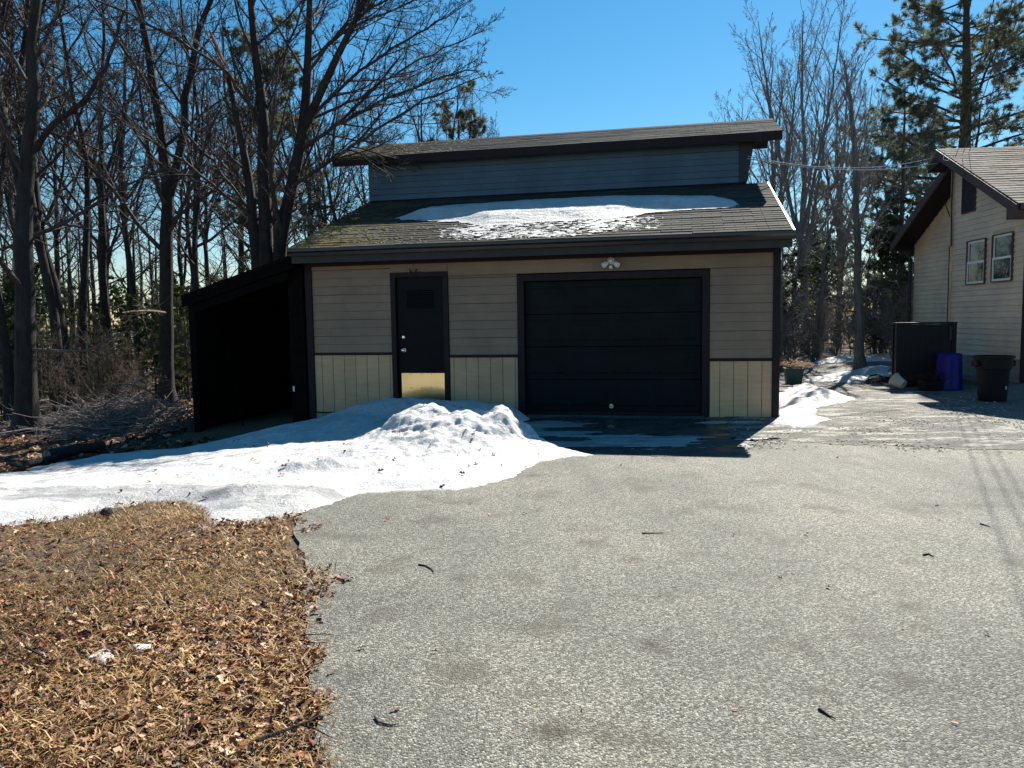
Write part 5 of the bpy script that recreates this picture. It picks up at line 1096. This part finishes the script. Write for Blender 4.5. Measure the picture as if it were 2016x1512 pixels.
for x, Y, k, s, r_, lab in ((8, 16.5, 'crook', 1.0, 1.0, 'crooked bare tree just behind the tall left-edge tree'), (222, 22, 'oak', 1.0, 3.0, 'wide-limbed bare tree in the woods right behind the brush pile'),
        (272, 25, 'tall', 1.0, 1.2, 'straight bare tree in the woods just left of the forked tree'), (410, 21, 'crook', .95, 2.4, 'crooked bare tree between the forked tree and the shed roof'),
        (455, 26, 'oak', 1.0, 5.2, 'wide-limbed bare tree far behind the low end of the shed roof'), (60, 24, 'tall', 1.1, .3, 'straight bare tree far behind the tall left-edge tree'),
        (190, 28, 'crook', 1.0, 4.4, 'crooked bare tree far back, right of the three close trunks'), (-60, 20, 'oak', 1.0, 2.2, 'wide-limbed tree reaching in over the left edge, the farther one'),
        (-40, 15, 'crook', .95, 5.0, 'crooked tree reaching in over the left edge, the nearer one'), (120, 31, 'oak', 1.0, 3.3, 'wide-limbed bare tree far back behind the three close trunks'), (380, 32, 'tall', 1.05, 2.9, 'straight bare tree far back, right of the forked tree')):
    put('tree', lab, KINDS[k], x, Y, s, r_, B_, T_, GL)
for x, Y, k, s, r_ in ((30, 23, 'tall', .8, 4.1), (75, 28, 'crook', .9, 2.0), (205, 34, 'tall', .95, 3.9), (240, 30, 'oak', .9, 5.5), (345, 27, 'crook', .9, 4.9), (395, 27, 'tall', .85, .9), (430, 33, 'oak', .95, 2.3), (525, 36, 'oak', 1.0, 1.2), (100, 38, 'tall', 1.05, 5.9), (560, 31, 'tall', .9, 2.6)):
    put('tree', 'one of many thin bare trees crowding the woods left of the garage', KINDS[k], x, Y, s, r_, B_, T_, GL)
for x, Y, k, s, r_, lab in ((600, 27, 'oak', .92, 3.6, 'bare tree seen just right of the many-stemmed tree'), (690, 26, 'crook', .85, 1.1, 'crooked bare tree behind the left tip of the upper roof'), (640, 33, 'vase', 1.0, 2.0, 'fan-topped bare tree between the many-stemmed tree and upper roof'),
        (760, 30, 'oak', .8, .2, 'wide bare tree whose crown tops the mossy roof end'), (825, 31, 'vase', 1.02, 3.1, 'fan-topped bare tree over the roof, left of the roof pine'), (885, 32, 'crook', .95, 4.4, 'crooked bare tree over the roof close beside the roof pine'),
        (955, 34, 'vase', .93, 5.0, 'fan-topped bare tree over the roof, right of the roof pine'), (720, 38, 'tall', .9, 2.5, 'straight bare tree far behind the mossy roof corner')):
    put('tree', lab, KINDS[k], x, Y, s, r_, B_, T_, GB)
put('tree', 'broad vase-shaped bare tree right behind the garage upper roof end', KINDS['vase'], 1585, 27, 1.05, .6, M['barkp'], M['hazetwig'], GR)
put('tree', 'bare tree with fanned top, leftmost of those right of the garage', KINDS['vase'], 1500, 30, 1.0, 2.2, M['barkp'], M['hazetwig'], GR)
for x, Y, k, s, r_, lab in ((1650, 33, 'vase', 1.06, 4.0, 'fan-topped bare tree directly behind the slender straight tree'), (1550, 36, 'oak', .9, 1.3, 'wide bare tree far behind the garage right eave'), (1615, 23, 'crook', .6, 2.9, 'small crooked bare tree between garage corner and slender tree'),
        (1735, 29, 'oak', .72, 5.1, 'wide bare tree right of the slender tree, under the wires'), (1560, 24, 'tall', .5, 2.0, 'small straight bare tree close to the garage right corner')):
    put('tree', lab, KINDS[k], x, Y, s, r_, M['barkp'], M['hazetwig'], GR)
LS = 'leafless understorey bush in the woods left of the shed'; LS2 = 'leafless understorey bush in the woods between garage and house'
rs = np.random.RandomState(77)
for k in range(20):
    put('bush', LS, SHR[k % 2], rs.uniform(-60, 400), rs.uniform(14.8, 24), rs.uniform(.4, .8), rs.rand() * 6.28, B_, M['paletwig'], 'leafless bushes left of the shed', 'bush', ('stems', 'twigs'))  # bush twigs coloured paler to give them a sunlit look
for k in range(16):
    put('bush', LS2, SHR[k % 2], rs.uniform(1545, 1790), rs.uniform(20.5, 30), rs.uniform(.6, 1.1), rs.rand() * 6.28, M['barkp'], M['hazetwig'], 'leafless bushes between garage and house', 'bush', ('stems', 'twigs'))

# --- evergreens
def needles(rs, P, D, n, L_, w, spread, droop=0.0):
    """n thin needle faces at every tuft point P with axis D"""
    N = len(P); d = np.repeat(D, n, 0) + rs.randn(N * n, 3) * spread; d[:, 2] -= droop; d /= np.linalg.norm(d, axis=1, keepdims=True) + 1e-9
    p0 = np.repeat(P, n, 0); s = np.cross(d, rs.randn(N * n, 3)); s /= np.linalg.norm(s, axis=1, keepdims=True) + 1e-9
    L1 = L_ * rs.uniform(.6, 1.2, (N * n, 1)); tip = p0 + d * L1; m1 = p0 + d * L1 * .5
    V = np.stack([p0, m1 + s * w, tip, m1 - s * w], 1).reshape(-1, 3); return V, (np.arange(N * n) * 4)[:, None] + np.array([[0, 1, 2, 3]])
def pine(seed, h, r0, nb, blen, t0, ntuft, nn, nl, nw, top=1.0, up=.03, gaps=0.25):
    rs = np.random.RandomState(seed); st = straight(h, r0, 0.04, seed); P, Rr = resample(*st); P, Rr = P[None], Rr[None]; tr = tubes(P, Rr, 9)
    B1, R1 = kids(rs, P, Rr, nb, t0, .99, blen, (65, 95), 8, up, .06, .38, None, .3, .8)
    keep = rs.rand(len(B1)) > gaps; B1, R1 = B1[keep], R1[keep]
    B2, R2 = kids(rs, B1, R1, 9, .25, 1, .34, (30, 60), 5, .04, .1, .5, .014, .4, .7, .5); R2 = np.maximum(R2, .004)
    B3, R3 = kids(rs, B2, R2, 4, .25, 1, .5, (25, 55), 3, .05, .12, .6, .008, .5, .7, .4); R3 = np.maximum(R3, .0035)
    PP = []; DD = []
    for Bq, m in ((B2, ntuft), (B3, ntuft)):
        for k in range(m):
            f = rs.uniform(.2, 1, len(Bq)) * (Bq.shape[1] - 1); i = np.minimum(f.astype(int), Bq.shape[1] - 2); w = (f - i)[:, None]; ar = np.arange(len(Bq))
            PP.append(Bq[ar, i] * (1 - w) + Bq[ar, i + 1] * w); DD.append(Bq[ar, i + 1] - Bq[ar, i])
    PP = np.concatenate(PP); DD = np.concatenate(DD); DD /= np.linalg.norm(DD, axis=1, keepdims=True) + 1e-9
    nd = needles(rs, PP, DD, nn, nl, nw, .55)
    br = join([tubes(B1, R1, 5), tubes(B2, R2, 3), tubes(B3, R3, 3)])
    return raw_mesh('trunk', *tr, smooth=True), raw_mesh('branches', *br), raw_mesh('needles', *nd)
def put3(name, label, ms, x, Y, scale, rot, group, mneedle, X=None, sz=None):
    e = put(name, label, ms[:1], x, Y, scale, rot, M['barkr'], None, group, 'tree', ('trunk',), 0, X, sz)
    for me, m, pn in ((ms[1], M['barkr'], 'branches'), (ms[2], mneedle, 'crown')):
        if not me.materials: me.materials.append(m)
        link(bpy.data.objects.new(pn, me), e)
    return e
PINE = pine(5, 17.0, 0.33, 104, 5.6, .25, 5, 8, .22, .011, gaps=.16)
PINE2 = pine(6, 11.0, 0.15, 60, 2.4, .2, 3, 9, .17, .008, gaps=.2)
HEM = pine(7, 6.0, 0.07, 60, 1.7, .06, 3, 8, .09, .007, up=-.02, gaps=.1)
put3('pine_tree', 'large spreading white pine towering behind the house roof', PINE, 1882, 31.0, 1.0, .8, 'pines', M['pine'])
put3('pine_tree', 'second tall pine, at the right edge beyond the large one', PINE, 2150, 36.0, .95, 3.3, 'pines', M['pine'])
put3('pine_tree', 'smaller pine filling the gap under the wires left of the house', PINE2, 1775, 24.5, .78, .4, 'pines', M['pine'])
put3('pine_tree', 'pine with thin top behind the left end of the upper roof', PINE2, 915, 33, 1.0, 1.4, 'pines', M['pine'])
put3('pine_tree', 'dark pine seen through the many-stemmed tree above the shed', PINE2, 552, 25, 1.02, 2.2, 'pines', M['pine'])
put3('pine_tree', 'pine deep in the woods behind the gap beside the garage', PINE2, 1625, 40, .8, 5.0, 'pines', M['pine'])
LH = 'young green evergreen in the woods left of the shed'; LH2 = 'young grey-green evergreen in the gap between garage and house'
for x, Y, s, r_ in ((5, 18, .55, 0), (-45, 20, .6, 1), (90, 22, .5, 2), (180, 21, .45, 3), (255, 23, .5, 4), (300, 20, .42, 5), (365, 19.5, .48, .6), (350, 24, .6, 1.6), (150, 26, .6, 2.6), (40, 27, .7, 3.6), (220, 30, .7, 5.6), (320, 34, .7, 1.1)):
    put3('young_evergreen', LH, HEM, x, Y, s, r_, 'young evergreens left of the shed', M['hem'])
for x, Y, s, r_ in ((1560, 24, .55, .5), (1620, 30, .7, 1.5), (1735, 24, .7, 3.5), (1770, 23.5, .8, 4.5), (1650, 34, .9, 5.5), (1745, 32, 1.0, 2.9)):
    put3('young_evergreen', LH2, HEM, x, Y, s, r_, 'young evergreens between garage and house', M['hem'])

# --- far woods as one mass
def far_woods():
    rs = np.random.RandomState(99); parts = []
    protos = []
    for sd in (71, 72, 73):
        t, c = bare_tree(sd, [straight(13, .15, .12, sd)], [dict(m=14, t0=.2, L=.32, a=(30, 60), K=4, up=.04), dict(m=6, t0=.2, L=.5, a=(25, 55), K=3), dict(m=3, t0=.2, L=.6, a=(25, 55), K=2, rmax=.02)], 1.0, True)
        V, Q = join([t, c]); protos.append((V, Q))
    for k in range(120):
        V, Q = protos[k % 3]; a = rs.rand() * 6.28; Y = rs.uniform(38, 66); X = rs.uniform(-1.0, 1.0) * (Y * 0.85) - 2; s = rs.uniform(.7, 1.05) if X < -0.26 * Y else rs.uniform(.45, .72)
        c, q = math.cos(a) * s, math.sin(a) * s; z = ground_at(X, Y)
        W_ = np.stack([V[:, 0] * c - V[:, 1] * q + X, V[:, 0] * q + V[:, 1] * c + Y, V[:, 2] * s * rs.uniform(.8, 1.0) + z], -1); parts.append((W_, Q))
    return raw_mesh('far_woods', *join(parts))
obj_from('far_woods', far_woods(), M['bark'], kind='stuff', label='mass of distant bare woods behind the buildings', cat='woods')
def far_green():
    rs = np.random.RandomState(98); n = 110; X0 = rs.uniform(-1, 1, n); Y0 = rs.uniform(36, 66, n); X0 = X0 * Y0 * .95 - 2; PP = []; DD = []
    for X, Y in zip(X0, Y0):
        h = rs.uniform(2.5, 6.5); m = 220; t = rs.rand(m) ** .7; a = rs.rand(m) * 6.28; r_ = (1 - t) * h * .26 * rs.rand(m) ** .5
        PP.append(np.stack([X + r_ * np.cos(a), Y + r_ * np.sin(a), ground_at(X, Y) + t * h], -1)); DD.append(np.stack([np.cos(a), np.sin(a), -.2 + 0 * a], -1))
    return raw_mesh('far_evergreens', *needles(rs, np.concatenate(PP), np.concatenate(DD), 3, .42, .05, .5))
obj_from('far_evergreens', far_green(), M['hem'], kind='stuff', label='dark mass of low evergreens in the distant woods', cat='woods')

# --- brush pile
def brush():
    rs = np.random.RandomState(55); n = 1100; K = 6
    c = gpos(205, 852); X = c[0] + rs.randn(n) * 0.85 - .1; Y = c[1] + rs.randn(n) * 0.42 + .35; hh = 0.55 * np.exp(-((X - c[0] - .3) / 1.3) ** 2 - ((Y - c[1] - .35) / .7) ** 2)
    P = np.zeros((n, K, 3)); a = rs.randn(n) * .55 + np.where(rs.rand(n) < .5, 0.15, math.pi); d = np.stack([np.cos(a), np.sin(a), rs.randn(n) * .22 + .06], -1); L_ = rs.uniform(.3, 1.5, n)
    P[:, 0] = np.stack([X, Y, gz(X, Y) + hh * rs.rand(n)], -1) - d * (L_ * .5)[:, None]
    for k in range(1, K):
        d = d + rs.randn(n, 3) * .14; d /= np.linalg.norm(d, axis=1, keepdims=True); P[:, k] = P[:, k - 1] + d * (L_ / (K - 1))[:, None]
    uu = (P[..., 0] - GO[0]) * GU[0] + (P[..., 1] - GO[1]) * GU[1]; vv = (P[..., 0] - GO[0]) * GN[0] + (P[..., 1] - GO[1]) * GN[1]; ok = ~((uu > -5.8) & (vv > -0.9)).any(1); P = P[ok]; n = len(P)
    P[..., 2] = np.maximum(P[..., 2], gz(P[..., 0], P[..., 1]) + .01); r0 = rs.uniform(.003, .011, n) * np.where(rs.rand(n) < .08, 2.2, 1)
    Rr = r0[:, None] * np.linspace(1, .4, K); pt = [tubes(P, Rr, 4)]
    a2, b2 = kids(rs, P[:600], Rr[:600], 3, .2, 1, .40, (25, 60), 4, 0, .15, .6); pt.append(tubes(a2, np.maximum(b2, .0025), 3))
    return raw_mesh('brush_pile', *join(pt))
obj_from('brush_pile', brush(), M['hazetwig'], kind='stuff', label='tangled pile of cut brush between the left tree and the shed', cat='brush pile')  # sunlit look of the brush comes from this lightened twig colour
# arching dead limbs over the brush
for k, (pix, Y, w, lab) in enumerate((([(138, 852), (150, 805), (200, 765), (250, 752), (300, 772), (345, 806)], 14.0, 6, 'pale arching limb rising above the brush pile'), ([(54, 688, .3), (130, 692), (180, 690), (225, 660), (250, 652)], 13.3, 7, 'pale dead limb sticking out from the left-edge tree'), ([(250, 872), (300, 826), (345, 790), (378, 776)], 13.2, 6, 'slanting pale limb leaning on the brush beside the shed'), ([(327, 616, 3.2), (300, 612, 2.4), (270, 612, 1.6), (240, 616, 1.0)], 14.2, 7, 'level pale limb growing out from the forked tree'))):
    p_, r_ = pix_stem(pix, Y, [w, w * .5]); p_, r_ = resample(p_, r_, 12); rs = np.random.RandomState(k); a, b = kids(rs, p_[None], r_[None], 12, .1, 1, .35, (25, 60), 5, .02, .12, .6); a2, b2 = kids(rs, a, b, 5, .2, 1, .5, (25, 60), 4, 0, .15, .6)
    V, Q = join([tubes(p_[None], r_[None], 6), tubes(a, np.maximum(b, .004), 4), tubes(a2, np.maximum(b2, .003), 3)]); obj_from('dead_limb', raw_mesh('dead_limb', V, Q), M['paletwig'], label=lab, cat='limb', group='dead limbs by the brush pile')
